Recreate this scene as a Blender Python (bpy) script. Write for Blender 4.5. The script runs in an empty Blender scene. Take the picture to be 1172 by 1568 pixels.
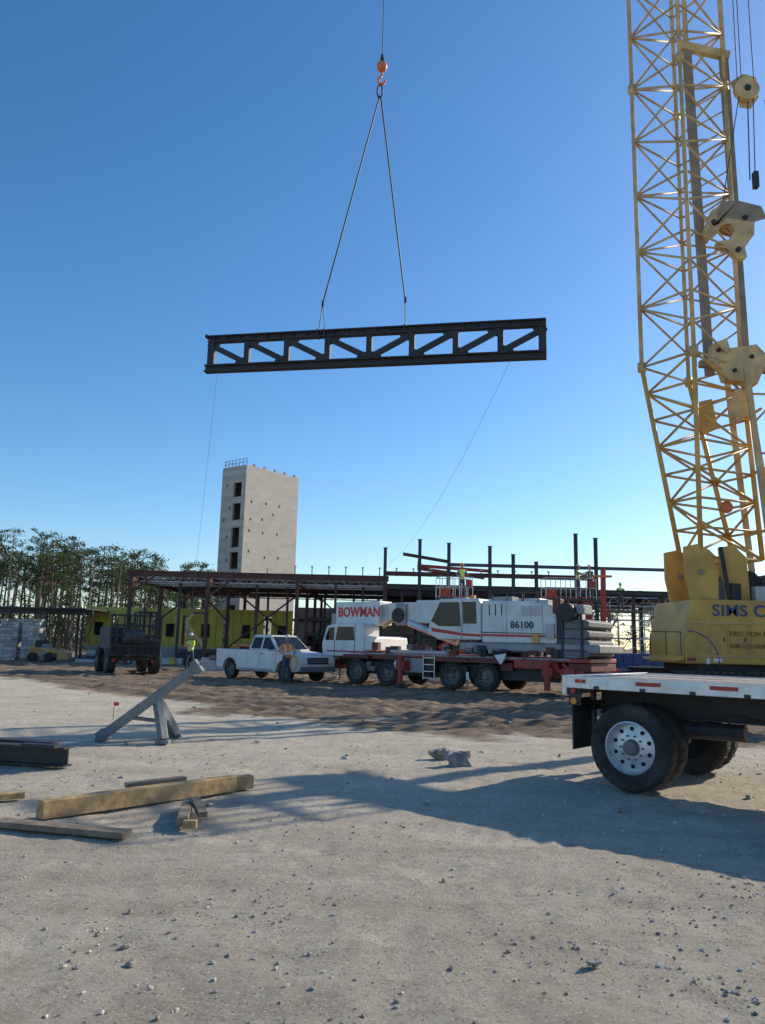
import bpy, math, random
from mathutils import Vector, Matrix, noise
random.seed(7)
R=math.radians
scene=bpy.context.scene

# ------------------------------------------------------------------ materials
def pm(name,col,rough=.6,metal=0.,var=.15,scale=3.,bump=0.,bscale=30.,dirt=None,dirtamt=.35,spec=.5,detail=6,transl=0.):
    m=bpy.data.materials.new(name);m.use_nodes=True
    nt=m.node_tree;N=nt.nodes;L=nt.links;b=N['Principled BSDF']
    b.inputs['Roughness'].default_value=rough;b.inputs['Metallic'].default_value=metal
    b.inputs['Specular IOR Level'].default_value=spec
    tc=N.new('ShaderNodeTexCoord');nz=N.new('ShaderNodeTexNoise')
    nz.inputs['Scale'].default_value=scale;nz.inputs['Detail'].default_value=detail
    L.new(tc.outputs['Object'],nz.inputs['Vector'])
    mx=N.new('ShaderNodeMix');mx.data_type='RGBA'
    mx.inputs[6].default_value=[c*(1-var) for c in col]+[1];mx.inputs[7].default_value=[min(1,c*(1+var)) for c in col]+[1]
    rp=N.new('ShaderNodeValToRGB');rp.color_ramp.elements[0].position=.35;rp.color_ramp.elements[1].position=.65
    L.new(nz.outputs['Fac'],rp.inputs['Fac']);L.new(rp.outputs['Color'],mx.inputs[0])
    out=mx.outputs[2]
    if dirt:
        n2=N.new('ShaderNodeTexNoise');n2.inputs['Scale'].default_value=scale*.6;n2.inputs['Detail'].default_value=8;n2.inputs['Roughness'].default_value=.7
        L.new(tc.outputs['Object'],n2.inputs['Vector'])
        r2=N.new('ShaderNodeValToRGB');r2.color_ramp.elements[0].position=.45;r2.color_ramp.elements[1].position=.75
        r2.color_ramp.elements[1].color=[dirtamt]*3+[1]
        L.new(n2.outputs['Fac'],r2.inputs['Fac'])
        m2=N.new('ShaderNodeMix');m2.data_type='RGBA';L.new(r2.outputs['Color'],m2.inputs[0]);L.new(out,m2.inputs[6]);m2.inputs[7].default_value=list(dirt)+[1];out=m2.outputs[2]
    L.new(out,b.inputs['Base Color'])
    if bump:
        n3=N.new('ShaderNodeTexNoise');n3.inputs['Scale'].default_value=bscale;n3.inputs['Detail'].default_value=8
        L.new(tc.outputs['Object'],n3.inputs['Vector'])
        bp=N.new('ShaderNodeBump');bp.inputs['Strength'].default_value=bump;bp.inputs['Distance'].default_value=.02
        L.new(n3.outputs['Fac'],bp.inputs['Height']);L.new(bp.outputs['Normal'],b.inputs['Normal'])
    if transl:
        ts=N.new('ShaderNodeBsdfTranslucent');L.new(out,ts.inputs['Color']);ms=N.new('ShaderNodeMixShader');ms.inputs[0].default_value=transl
        L.new(b.outputs[0],ms.inputs[1]);L.new(ts.outputs[0],ms.inputs[2]);L.new(ms.outputs[0],N['Material Output'].inputs['Surface'])
    return m
DUST=(.36,.30,.22)
white=pm('white_paint',(.72,.71,.67),.45,var=.06,dirt=DUST,dirtamt=.45,scale=2)
grime=pm('grey_paint',(.30,.31,.32),.55,var=.15,dirt=DUST,dirtamt=.4)
wrim=pm('dusty_rim',(.17,.165,.16),.6,var=.2,dirt=(.2,.16,.12),dirtamt=.6)
lgrey=pm('light_grey',(.46,.46,.46),.5,var=.1,dirt=DUST,dirtamt=.4)
cwt=pm('counterweight_grey',(.15,.155,.165),.6,var=.15,dirt=(.2,.17,.13),dirtamt=.4)
black=pm('black_steel',(.026,.026,.029),.6,var=.3,dirt=(.075,.065,.055),dirtamt=.3)
trussm=pm('truss_primer',(.024,.024,.03),.65,var=.25,scale=2,dirt=(.05,.04,.035),dirtamt=.4)
rubber=pm('tire_rubber',(.024,.023,.022),.85,var=.3,dirt=(.14,.115,.09),dirtamt=.6,scale=4,bump=.2)
alu=pm('aluminium',(.62,.62,.62),.38,.5,var=.12,dirt=DUST,dirtamt=.4,scale=6)
galv=pm('galvanised',(.45,.47,.5),.45,.4,var=.15)
glass=pm('window_glass',(.015,.018,.022),.12,var=.1,spec=.3)
yel=pm('crane_yellow',(.68,.38,.08),.5,var=.12,scale=1.5,dirt=(.28,.17,.07),dirtamt=.7)
yel2=pm('faded_yellow',(.62,.43,.20),.55,var=.18,scale=2,dirt=(.24,.15,.08),dirtamt=.7)
ystay=pm('stay_grey',(.27,.21,.14),.55,.1,var=.2,scale=2,dirt=(.40,.26,.10),dirtamt=.5)
red=pm('red_paint',(.40,.04,.03),.5,var=.2,dirt=(.15,.07,.05),dirtamt=.6)
dred=pm('dark_red',(.17,.032,.025),.6,var=.2,dirt=(.09,.06,.05),dirtamt=.6)
orange=pm('orange_paint',(.65,.16,.05),.5,var=.15,dirt=(.2,.1,.06),dirtamt=.4)
blue=pm('blue_paint',(.03,.08,.22),.5,var=.15)
wood=pm('timber',(.46,.29,.13),.8,var=.3,scale=9,bump=.3,bscale=20,dirt=(.16,.11,.07),dirtamt=.7)
wood2=pm('old_timber',(.22,.165,.115),.85,var=.3,scale=9,bump=.3,bscale=25)
rust=pm('primer_steel',(.095,.036,.03),.65,var=.25,scale=2)
dsteel=pm('dark_steel',(.045,.045,.05),.6,var=.25,scale=2)
bluesteel=pm('bluish_steel',(.08,.10,.14),.5,var=.2,scale=2)
ysheath=pm('yellow_sheathing',(.58,.47,.08),.8,var=.12,scale=1,dirt=(.3,.25,.1),dirtamt=.5)
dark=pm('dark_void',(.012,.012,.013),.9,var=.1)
conc=pm('concrete',(.36,.34,.31),.85,var=.1,scale=1.5,bump=.2)
cmus=[pm('cmu_block_'+n,c,.9,var=.14,scale=1.2,bump=.4) for n,c in(('light',(.46,.44,.41)),('mid',(.38,.365,.34)),('dark',(.29,.28,.265)))]
cmu=cmus[1]
bark=pm('pine_bark',(.22,.165,.125),.9,var=.3)
leafA=pm('pine_needles_light',(.11,.145,.038),.7,var=.35,scale=.4,transl=.35)
leafB=pm('pine_needles_dark',(.045,.068,.022),.75,var=.35,scale=.4,transl=.25)
rockm=pm('rock',(.32,.27,.21),.9,var=.3,scale=8,bump=.6,bscale=25)
rockb=pm('rock_grey',(.26,.25,.24),.9,var=.3,scale=8,bump=.6,bscale=25)
standm=pm('grey_primer_stand',(.17,.19,.20),.5,.1,var=.15,scale=5,dirt=DUST,dirtamt=.5)
hivis=pm('hivis_yellow',(.78,.95,.06),.8,var=.04)
hiorg=pm('hivis_orange',(.98,.28,.03),.8,var=.04)
reflt=pm('reflective_tape',(.78,.78,.75),.5,var=.05)
jean=pm('denim',(.06,.08,.13),.9,var=.2,scale=20)
skin=pm('skin',(.42,.25,.17),.6,var=.08)
shirtm=pm('grey_shirt',(.18,.19,.21),.9,var=.15)
boot=pm('boot_leather',(.09,.055,.03),.8,var=.2)
hair=pm('dark_hair',(.03,.02,.015),.8,var=.2)
helm=pm('hard_hat_white',(.78,.78,.75),.4,var=.03)
rope=pm('wire_rope',(.03,.03,.03),.6,var=.1)
tag=pm('tag_rope',(.3,.32,.34),.8,var=.1)
lampred=pm('tail_lamp',(.4,.02,.02),.25,var=.1)
amber=pm('amber_lamp',(.7,.25,.03),.25,var=.1)
txtred=pm('red_lettering',(.6,.03,.03),.5,var=.05)
txtblk=pm('black_lettering',(.03,.03,.035),.5,var=.05)
txtbrn=pm('faded_lettering',(.26,.12,.04),.6,var=.15)

# ------------------------------------------------------------------ mesh builder
class M:
    def __init__(s): s.v=[];s.f=[];s.m=[];s.mats=[]
    def mi(s,mat):
        if mat not in s.mats:s.mats.append(mat)
        return s.mats.index(mat)
    def add(s,vs,fs,mat):
        o=len(s.v);s.v.extend([tuple(v) for v in vs]);k=s.mi(mat)
        for f in fs:s.f.append([i+o for i in f]);s.m.append(k)
    def box(s,c,d,mat,rz=0.,rot=None,taper=1.,tx=None):
        c=Vector(c);Rm=rot if rot is not None else Matrix.Rotation(rz,3,'Z')
        vs=[]
        for z in(-.5,.5):
            k=taper if z>0 else 1.; kx=tx if (tx is not None and z>0) else k
            for x,y in((-.5,-.5),(.5,-.5),(.5,.5),(-.5,.5)):
                vs.append(c+Rm@Vector((x*d[0]*kx,y*d[1]*k,z*d[2])))
        s.add(vs,[(3,2,1,0),(4,5,6,7),(0,1,5,4),(1,2,6,5),(2,3,7,6),(3,0,4,7)],mat)
    def fr(s,p,q,up=(0,0,1)):
        p=Vector(p);q=Vector(q);x=(q-p).normalized();u=Vector(up)
        if abs(x.dot(u))>.99:u=Vector((0,1,0))
        y=u.cross(x).normalized();z=x.cross(y)
        return p,q,x,y,z
    def beam(s,p,q,w,h,mat,up=(0,0,1),w2=None,h2=None):
        p,q,x,y,z=s.fr(p,q,up);w2=w2 or w;h2=h2 or h
        vs=[p-y*w/2-z*h/2,p+y*w/2-z*h/2,p+y*w/2+z*h/2,p-y*w/2+z*h/2,q-y*w2/2-z*h2/2,q+y*w2/2-z*h2/2,q+y*w2/2+z*h2/2,q-y*w2/2+z*h2/2]
        s.add(vs,[(0,1,2,3),(7,6,5,4),(0,4,5,1),(1,5,6,2),(2,6,7,3),(3,7,4,0)],mat)
    def ibeam(s,p,q,w,h,mat,t=.03,up=(0,0,1)):
        P,Q,x,y,z=s.fr(p,q,up)
        s.beam(P+z*(h/2-t/2),Q+z*(h/2-t/2),w,t,mat,up);s.beam(P-z*(h/2-t/2),Q-z*(h/2-t/2),w,t,mat,up)
        s.beam(P,Q,t,h-2*t,mat,up)
    def tube(s,p,q,r,mat,r2=None,n=8):
        p,q,x,y,z=s.fr(p,q);r2=r if r2 is None else r2
        vs=[p+(y*math.cos(a)+z*math.sin(a))*r for a in [2*math.pi*i/n for i in range(n)]]
        vs+=[q+(y*math.cos(a)+z*math.sin(a))*r2 for a in [2*math.pi*i/n for i in range(n)]]
        s.add(vs,[(i,(i+1)%n,n+(i+1)%n,n+i) for i in range(n)]+[tuple(range(n-1,-1,-1)),tuple(range(n,2*n))],mat)
    def path(s,pts,r,mat,n=6):
        for a,b in zip(pts[:-1],pts[1:]):s.tube(a,b,r,mat,n=n)
    def prism(s,poly,y0,y1,mat,frame=None):
        n=len(poly)
        vs=[Vector((a,y0,b)) for a,b in poly]+[Vector((a,y1,b)) for a,b in poly]
        if frame:vs=[frame@v for v in vs]
        s.add(vs,[tuple(range(n)),tuple(range(2*n-1,n-1,-1))]+[(i,n+i,n+(i+1)%n,(i+1)%n) for i in range(n)],mat)
    def rev(s,c,axis,prof,n=32):
        c=Vector(c);a=Vector(axis).normalized();u=Vector((0,0,1)) if abs(a.z)<.9 else Vector((1,0,0))
        y=a.cross(u).normalized();z=a.cross(y)
        for (r0,o0,mt),(r1,o1,_) in zip(prof[:-1],prof[1:]):
            vs=[];fs=[]
            for i in range(n):
                t=2*math.pi*i/n;d=y*math.cos(t)+z*math.sin(t)
                vs+=[c+a*o0+d*r0,c+a*o1+d*r1]
            for i in range(n):
                j=(i+1)%n;fs.append((2*i,2*j,2*j+1,2*i+1))
            s.add(vs,fs,mt)
    def ell(s,c,rad,mat,nu=12,nv=8,rot=None):
        c=Vector(c);vs=[];fs=[]
        for j in range(nv+1):
            ph=math.pi*j/nv
            for i in range(nu):
                t=2*math.pi*i/nu;v=Vector((rad[0]*math.sin(ph)*math.cos(t),rad[1]*math.sin(ph)*math.sin(t),rad[2]*math.cos(ph)))
                if rot is not None:v=rot@v
                vs.append(c+v)
        for j in range(nv):
            for i in range(nu):
                k=(i+1)%nu;fs.append((j*nu+i,j*nu+k,(j+1)*nu+k,(j+1)*nu+i))
        s.add(vs,fs,mat)
    def obj(s,name,parent=None,loc=(0,0,0),rz=0.,bevel=0.,smooth=False,fix=False):
        me=bpy.data.meshes.new(name);me.from_pydata(s.v,[],s.f)
        for mt in s.mats:me.materials.append(mt)
        me.polygons.foreach_set('material_index',s.m)
        if smooth:me.polygons.foreach_set('use_smooth',[True]*len(me.polygons))
        me.update()
        if fix:
            import bmesh
            bm=bmesh.new();bm.from_mesh(me);bmesh.ops.recalc_face_normals(bm,faces=bm.faces);bm.to_mesh(me);bm.free()
        ob=bpy.data.objects.new(name,me);scene.collection.objects.link(ob)
        ob.location=loc;ob.rotation_euler=(0,0,rz)
        if parent:ob.parent=parent
        if bevel:
            md=ob.modifiers.new('bevel','BEVEL');md.width=bevel;md.segments=2;md.limit_method='ANGLE';md.angle_limit=R(40)
        return ob
def empty(name,loc=(0,0,0),rz=0.):
    e=bpy.data.objects.new(name,None);scene.collection.objects.link(e);e.location=loc;e.rotation_euler=(0,0,rz);return e
def text(body,name,parent,loc,X,Z,size,mat,wide=1.,off=.012,sp=1.):
    cu=bpy.data.curves.new(name,'FONT');cu.body=body;cu.size=size;cu.extrude=.006;cu.offset=off;cu.space_character=sp;cu.materials.append(mat)
    ob=bpy.data.objects.new(name,cu);scene.collection.objects.link(ob)
    X=Vector(X).normalized();Z=Vector(Z).normalized();Y=Z.cross(X)
    m=Matrix((X*wide,Y,Z)).transposed().to_4x4();m.translation=Vector(loc)
    ob.parent=parent;ob.matrix_local=m;return ob

# ------------------------------------------------------------------ camera / light
cam=bpy.data.cameras.new('camera');co=bpy.data.objects.new('camera',cam);scene.collection.objects.link(co)
cam.sensor_fit='VERTICAL';cam.sensor_height=34.6;cam.lens=34.6*1178/1568;cam.clip_end=5000;cam.clip_start=.1
co.matrix_world=Matrix.Translation((0,0,1.65))@Matrix.Rotation(R(99.7),4,'X')@Matrix.Rotation(R(1.3),4,'Z')
scene.camera=co
SUNAZ=math.atan2(.82,.57);SUNEL=R(26)
w=bpy.data.worlds.new('World');scene.world=w;w.use_nodes=True
N=w.node_tree.nodes;L=w.node_tree.links
sky=N.new('ShaderNodeTexSky');sky.sky_type='NISHITA';sky.sun_disc=False;sky.sun_elevation=SUNEL;sky.sun_rotation=SUNAZ
sky.air_density=1.0;sky.dust_density=.45;sky.ozone_density=3.8;sky.altitude=0
hs=N.new('ShaderNodeHueSaturation');hs.inputs['Saturation'].default_value=1.2;hs.inputs['Value'].default_value=1.15
bg=N['Background'];bg.inputs['Strength'].default_value=.15
L.new(sky.outputs['Color'],hs.inputs['Color']);L.new(hs.outputs['Color'],bg.inputs['Color'])
sd=bpy.data.lights.new('sun','SUN');sd.energy=5.0;sd.angle=R(.5);sd.color=(1,.90,.73)
so=bpy.data.objects.new('sun',sd);scene.collection.objects.link(so)
sdir=Vector((math.sin(SUNAZ)*math.cos(SUNEL),math.cos(SUNAZ)*math.cos(SUNEL),math.sin(SUNEL)))
so.rotation_euler=sdir.to_track_quat('Z','Y').to_euler()
scene.view_settings.view_transform='Standard';scene.view_settings.look='None'

# ------------------------------------------------------------------ ground
EDGE=[(-60,58),(-40,45),(-14.3,29.5),(-8.5,23.5),(-4,17.9),(-1.6,16.2),(.3,15.6),(1.8,14.4),(3.3,13.8),(5.8,12.6),(12,10.5),(40,8)]
def edge(x):
    if x<=EDGE[0][0]:return EDGE[0][1]
    for (a,b),(c,d) in zip(EDGE[:-1],EDGE[1:]):
        if x<=c:return b+(d-b)*(x-a)/(c-a)
    return EDGE[-1][1]
def mudmask(x,y):
    n=noise.noise(Vector((x*.35,y*.35,0)))*2.2+noise.noise(Vector((x*1.3,y*1.3,3)))*.8
    return max(0,min(1,(y-edge(x)+n)/2.2))
def hgt(x,y,mm):
    d=math.hypot(x,y)
    if d>140:return -.05
    h=.02*noise.noise(Vector((x*.6,y*.6,1)))+.014*noise.noise(Vector((x*3,y*3,5)))
    if d<14:h+=.012*noise.noise(Vector((x*8,y*8,9)))
    # shallow wheel tracks pressed into the gravel
    for off in(9.6,11.3,5.9,7.5):
        c=(x*.34+y*.94)-off+.35*math.sin(x*.5+off)
        if abs(c)<.3:h-=.014*math.cos(c/.3*1.5708)**2*(1+.6*math.sin((x*.94-y*.34)*28))
    if mm>0:
        s=(x*.55+y*.83);wv=noise.noise(Vector((x*.12,y*.12,7)))*3
        rut=math.sin(s*3.1+wv*2)*.04+math.sin(s*7.3+wv*5)*.035
        h+=mm*(rut+.05*noise.noise(Vector((x*.9,y*1.8,4)))+.07*noise.noise(Vector((x*3.2,y*3.6,8))))*(1 if d<55 else .25)
    return h-.015
def axis(lim,lo,k):
    out=[0.];st=lo
    while out[-1]<lim:
        out.append(out[-1]+st);st=st*k if out[-1]>3 else st
    return out
xa=axis(1800,.065,1.02);xs=[-a for a in reversed(xa[1:])]+xa
ys=[-300,-80,-20,-5,0,1.5,2.5]
st=.045
while ys[-1]<2500:
    ys.append(ys[-1]+st);st=st*1.016
    if ys[-1]<42:st=min(st,.15)
gv=[];gm=[]
for y in ys:
    for x in xs:
        mm=mudmask(x,y) if y>5 else 0;gm.append(mm);gv.append((x,y,hgt(x,y,mm)))
nx=len(xs);gf=[(j*nx+i,j*nx+i+1,(j+1)*nx+i+1,(j+1)*nx+i) for j in range(len(ys)-1) for i in range(nx-1)]
me=bpy.data.meshes.new('ground');me.from_pydata(gv,[],gf);me.polygons.foreach_set('use_smooth',[True]*len(me.polygons))
at=me.attributes.new('mud','FLOAT','POINT');at.data.foreach_set('value',gm)
ground=bpy.data.objects.new('ground',me);scene.collection.objects.link(ground)
m=bpy.data.materials.new('gravel_ground');m.use_nodes=True;N=m.node_tree.nodes;L=m.node_tree.links;b=N['Principled BSDF'];b.inputs['Roughness'].default_value=.95;b.inputs['Specular IOR Level'].default_value=.12
tc=N.new('ShaderNodeTexCoord')
def nz(sc,det=8,rough=.6,vec=None):
    n=N.new('ShaderNodeTexNoise');n.inputs['Scale'].default_value=sc;n.inputs['Detail'].default_value=det;n.inputs['Roughness'].default_value=rough
    L.new(vec or tc.outputs['Object'],n.inputs['Vector']);return n.outputs['Fac']
def ramp(f,a,b_,ca=(0,0,0),cb=(1,1,1)):
    r=N.new('ShaderNodeValToRGB');r.color_ramp.elements[0].position=a;r.color_ramp.elements[1].position=b_
    r.color_ramp.elements[0].color=list(ca)+[1];r.color_ramp.elements[1].color=list(cb)+[1];L.new(f,r.inputs['Fac']);return r.outputs['Color']
def mix(f,a,b_,mode='MIX'):
    x=N.new('ShaderNodeMix');x.data_type='RGBA';x.blend_type=mode
    for k,vv in((0,f),(6,a),(7,b_)):
        if hasattr(vv,'is_linked'):L.new(vv,x.inputs[k])
        elif k==0:x.inputs[0].default_value=vv
        else:x.inputs[k].default_value=list(vv)+[1]
    return x.outputs[2]
mp2=N.new('ShaderNodeMapping');mp2.inputs['Rotation'].default_value=(0,0,R(20));mp2.inputs['Scale'].default_value=(.35,2.2,1);L.new(tc.outputs['Object'],mp2.inputs['Vector'])
grav=ramp(nz(.8,10,.7),.34,.66,(.56,.475,.355),(.76,.67,.53))
grav=mix(ramp(nz(1.1,8,.75,mp2.outputs['Vector']),.48,.66,(0,0,0),(.7,.7,.7)),grav,(.45,.37,.275))
grav=mix(ramp(nz(3.4,8,.8),.50,.64,(0,0,0),(.65,.65,.65)),grav,(.42,.345,.25))
grav=mix(ramp(nz(11,8,.85),.52,.64,(0,0,0),(.8,.8,.8)),grav,(.40,.33,.24))
grav=mix(ramp(nz(26,8,.85),.55,.64),grav,(.25,.20,.145))
grav=mix(ramp(nz(55,5,.75),.55,.63),grav,(.84,.78,.66))
vo=N.new('ShaderNodeTexVoronoi');vo.inputs['Scale'].default_value=26;L.new(tc.outputs['Object'],vo.inputs['Vector'])
peb=mix(ramp(nz(2.5,6,.7),.45,.56),(0,0,0),ramp(vo.outputs['Distance'],.14,.22,(1,1,1),(0,0,0)))
grav=mix(peb,grav,(.27,.225,.175))
mp=N.new('ShaderNodeMapping');mp.inputs['Rotation'].default_value=(0,0,R(34));mp.inputs['Scale'].default_value=(.3,2.6,1);L.new(tc.outputs['Object'],mp.inputs['Vector'])
mudc=ramp(nz(1.0,10,.75,mp.outputs['Vector']),.36,.64,(.14,.09,.058),(.42,.31,.21))
mudc=mix(ramp(nz(5,8,.8),.5,.66),mudc,(.16,.11,.075))
mudc=mix(ramp(nz(3,8,.8,mp.outputs['Vector']),.55,.67),mudc,(.52,.42,.31))
att=N.new('ShaderNodeAttribute');att.attribute_name='mud'
ad=N.new('ShaderNodeMath');ad.operation='ADD';L.new(att.outputs['Fac'],ad.inputs[0])
sb=N.new('ShaderNodeMath');sb.operation='MULTIPLY_ADD';L.new(nz(1.6,10,.75,mp.outputs['Vector']),sb.inputs[0]);sb.inputs[1].default_value=2.2;sb.inputs[2].default_value=-1.1
L.new(sb.outputs[0],ad.inputs[1])
L.new(mix(ramp(ad.outputs[0],.3,.6),grav,mudc),b.inputs['Base Color'])
bp=N.new('ShaderNodeBump');bp.inputs['Strength'].default_value=.9;bp.inputs['Distance'].default_value=.055
L.new(nz(9,10,.82),bp.inputs['Height'])
bp2=N.new('ShaderNodeBump');bp2.inputs['Strength'].default_value=.8;bp2.inputs['Distance'].default_value=.015;L.new(nz(55,6,.8),bp2.inputs['Height']);L.new(bp.outputs['Normal'],bp2.inputs['Normal'])
L.new(bp2.outputs['Normal'],b.inputs['Normal'])
me.materials.append(m)
def gz(x,y):return hgt(x,y,mudmask(x,y))

def stone(mb,x,y,r,mat,flat=.6,sink=.35):
    sd_=random.random()*100;vs=[];nu,nv=7,4
    a0=random.random()*6;c0,s0=math.cos(a0),math.sin(a0);z0=gz(x,y)
    for j in range(nv+1):
        ph=math.pi*j/nv
        for i in range(nu):
            t=2*math.pi*i/nu;k=1+.5*noise.noise(Vector((math.cos(t)*1.2+sd_,math.sin(t)*1.2,ph)))
            px=r*k*1.25*math.sin(ph)*math.cos(t);py=r*k*.75*math.sin(ph)*math.sin(t)
            vs.append((x+px*c0-py*s0,y+px*s0+py*c0,z0+r*flat*(1-sink)+r*flat*k*math.cos(ph)))
    fs=[(j*nu+i,j*nu+(i+1)%nu,(j+1)*nu+(i+1)%nu,(j+1)*nu+i) for j in range(nv) for i in range(nu)]
    mb.add(vs,fs,mat)
stA=pm('pale_stone',(.60,.53,.43),.9,var=.2,scale=20);stB=pm('dark_stone',(.30,.25,.195),.9,var=.3,scale=20)
g=M()
for i in range(5200):
    y=3.2+9*random.random()**1.3;x=(random.random()*2-1)*(y*.62)
    if noise.noise(Vector((x*.9,y*.9,2)))<-.05 and random.random()<.7:continue
    r=.003+.009*random.random()**6
    stone(g,x,y,r*(1+y*.04),stA if random.random()<.68 else stB)
for cx,cy in((-1.55,4.7),(1.9,5.2),(2.6,5.8),(.9,4.6),(1.7,4.2),(-.6,5.4)):
    for i in range(70):
        stone(g,random.gauss(cx,.25),random.gauss(cy,.28),.004+.010*random.random()**3,stB if random.random()<.55 else stA)
for x,y,r in((-1.35,4.55,.026),(-1.5,5.1,.022),(.41,4.33,.016),(.5,5.88,.022),(-1.25,4.3,.022),(-.25,5.3,.014),(1.17,4.4,.016),(-.95,3.75,.014)):
    stone(g,x,y,r,stB)
for i in range(330):
    y=8+24*random.random();x=(random.random()*2-1)*(y*.55);stone(g,x,y,.012+.035*random.random()**5,stA if random.random()<.5 else stB)
g.obj('loose_gravel')

# ------------------------------------------------------------------ trees
def clump(mb,c,r,n,mat,sz,fz=.6):
    for i in range(n):
        d=Vector((random.gauss(0,1),random.gauss(0,1),random.gauss(0,fz)))
        d=d*(r*.55);p=c+d
        a=Vector((random.gauss(0,1),random.gauss(0,1),random.gauss(0,.8))).normalized();bb=a.orthogonal().normalized()
        s=sz*(.5+random.random());mb.add([p-a*s,p+bb*s*.3,p+a*s,p-bb*s*.3],[(0,1,2,3)],mat)
def pine(mb,x,y,h,wide=1.):
    lean=random.gauss(0,.03)*h;top=Vector((x+lean,y,h));base=Vector((x,y,-.2));mid=base.lerp(top,.5)+Vector((random.gauss(0,.2),0,0))
    mb.tube(base,mid,.19,bark,.15,n=5);mb.tube(mid,top,.15,bark,.04,n=5)
    nb=random.randint(8,15);st_=random.uniform(.55,.72)
    for i in range(nb):
        t=st_+(1-st_)*i/nb+random.random()*.03;o=base.lerp(mid,t*2) if t<.5 else mid.lerp(top,t*2-1);an=random.random()*6.28
        ln=((1.2-t)*h*.30*(.4+random.random()*.9)+.2)*wide
        e=o+Vector((math.cos(an)*ln,math.sin(an)*ln,ln*random.uniform(.1,.6)));mb.tube(o,e,.05,bark,.02,n=4)
        mt=leafA if random.random()<.45 else leafB
        clump(mb,e,.5+.5*random.random(),34,mt,.19,.45)
        if ln>1.:clump(mb,o.lerp(e,.6),.4,14,leafB,.17)
    clump(mb,top,.5,24,leafA,.17)
t=M()
def topz(X):
    return 16.6 if X<-50 else 16.6-(X+50)*.19
for i in range(105):
    y=random.uniform(92,122);x=random.uniform(-.56,-.215)*y
    pine(t,x,y,topz(x*110/y)*(.62+.40*random.random())*y/110)
for i in range(430):
    y=random.uniform(90,118);x=random.uniform(-.58,-.2)*y;z=random.uniform(.5,6.6)*(.8+.6*noise.noise(Vector((x*.15,y*.1,0))))
    clump(t,Vector((x,y,z)),1.6,40,leafB if random.random()<.65 else leafA,.24,.8)
for i in range(26):
    y=random.uniform(105,125);x=random.uniform(.2,.47)*y;pine(t,x,y,8.5*(.8+.35*random.random()))
for i in range(110):
    y=random.uniform(108,125);x=random.uniform(-.2,.55)*y;clump(t,Vector((x,y,random.uniform(.5,4.2))),1.5,34,leafB if random.random()<.6 else leafA,.28,.8)
t.obj('tree_line')

# ------------------------------------------------------------------ precast tower
tower=empty('precast_stair_tower',(-23.3,128,0),R(53.13))
tm=bpy.data.materials.new('precast_wall');tm.use_nodes=True;N=tm.node_tree.nodes;L=tm.node_tree.links;b=N['Principled BSDF'];b.inputs['Roughness'].default_value=.9
tc=N.new('ShaderNodeTexCoord');mp=N.new('ShaderNodeMapping');mp.inputs['Rotation'].default_value=(R(90),0,0);L.new(tc.outputs['Object'],mp.inputs['Vector'])
br=N.new('ShaderNodeTexBrick');br.inputs['Scale'].default_value=1;br.inputs['Brick Width'].default_value=2.2;br.inputs['Row Height'].default_value=.9;br.inputs['Mortar Size'].default_value=.03
br.inputs['Color1'].default_value=(.52,.48,.41,1);br.inputs['Color2'].default_value=(.43,.395,.34,1);br.inputs['Mortar'].default_value=(.39,.36,.31,1)
L.new(mp.outputs['Vector'],br.inputs['Vector'])
L.new(mix(ramp(nz(.35,6),.4,.65),br.outputs['Color'],(.48,.44,.38)),b.inputs['Base Color'])
t=M();H=31.2
t.box((6.5,.2,H/2),(13,.4,H),tm);t.box((12.8,3,H/2),(.4,5.2,H),tm);t.box((6.5,5.8,H/2),(13,.4,H),tm)
t.box((.2,.7,H/2),(.4,.6,H),tm);t.box((.2,4.3,H/2),(.4,2.6,H),tm)
op=[(0,2.6),(4.6,7.4),(8.6,11.8),(13.4,16.3),(17.1,20.5),(21.8,24.7),(25.8,28.3)]
zz=0
for a,b_ in op:
    if a>zz:t.box((.2,2,(a+zz)/2),(.4,2,a-zz),tm)
    zz=b_
t.box((.2,2,(H+zz)/2),(.4,2,H-zz),tm)
t.box((6.5,3,H-.6),(12.2,5.2,.3),conc)
for a,b_ in op: t.box((3,3,a-.2),(5.2,5.2,.3),conc)
t.obj('walls',tower)
t=M()
for x,z in((1.5,25),(5,25.2),(8.2,25.2),(1.5,22),(6.8,23.5),(1.3,20),(4.5,20),(8,20.2),(1.4,16.5),(5.2,15.8),(8.5,16),(4.2,22.3),(1.4,12),(5,12)):
    t.box((x,-.004,z),(.3,.03,.45),dark)
for y,z in((4.6,28),(3.7,24),(5,22),(4,19),(3.8,15)): t.box((-.004,y,z),(.03,.3,.45),dark)
for x in (2,4.5,7,9.5,12): t.box((x,.2,H+.25),(.5,.3,.5),conc)
t.obj('lifting_pockets',tower)
t=M()
for i in range(7):
    t.tube((.2,.2+i*.9,H),(.2,.2+i*.9,H+1.2),.05,dsteel,n=5)
for z in (.6,1.2):t.tube((.2,.2,H+z),(.2,5.8,H+z),.04,dsteel,n=5)
for z in (.6,1.2):t.tube((.2,5.8,H+z),(5,5.8,H+z),.04,dsteel,n=5)
t.obj('railing',tower)

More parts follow.
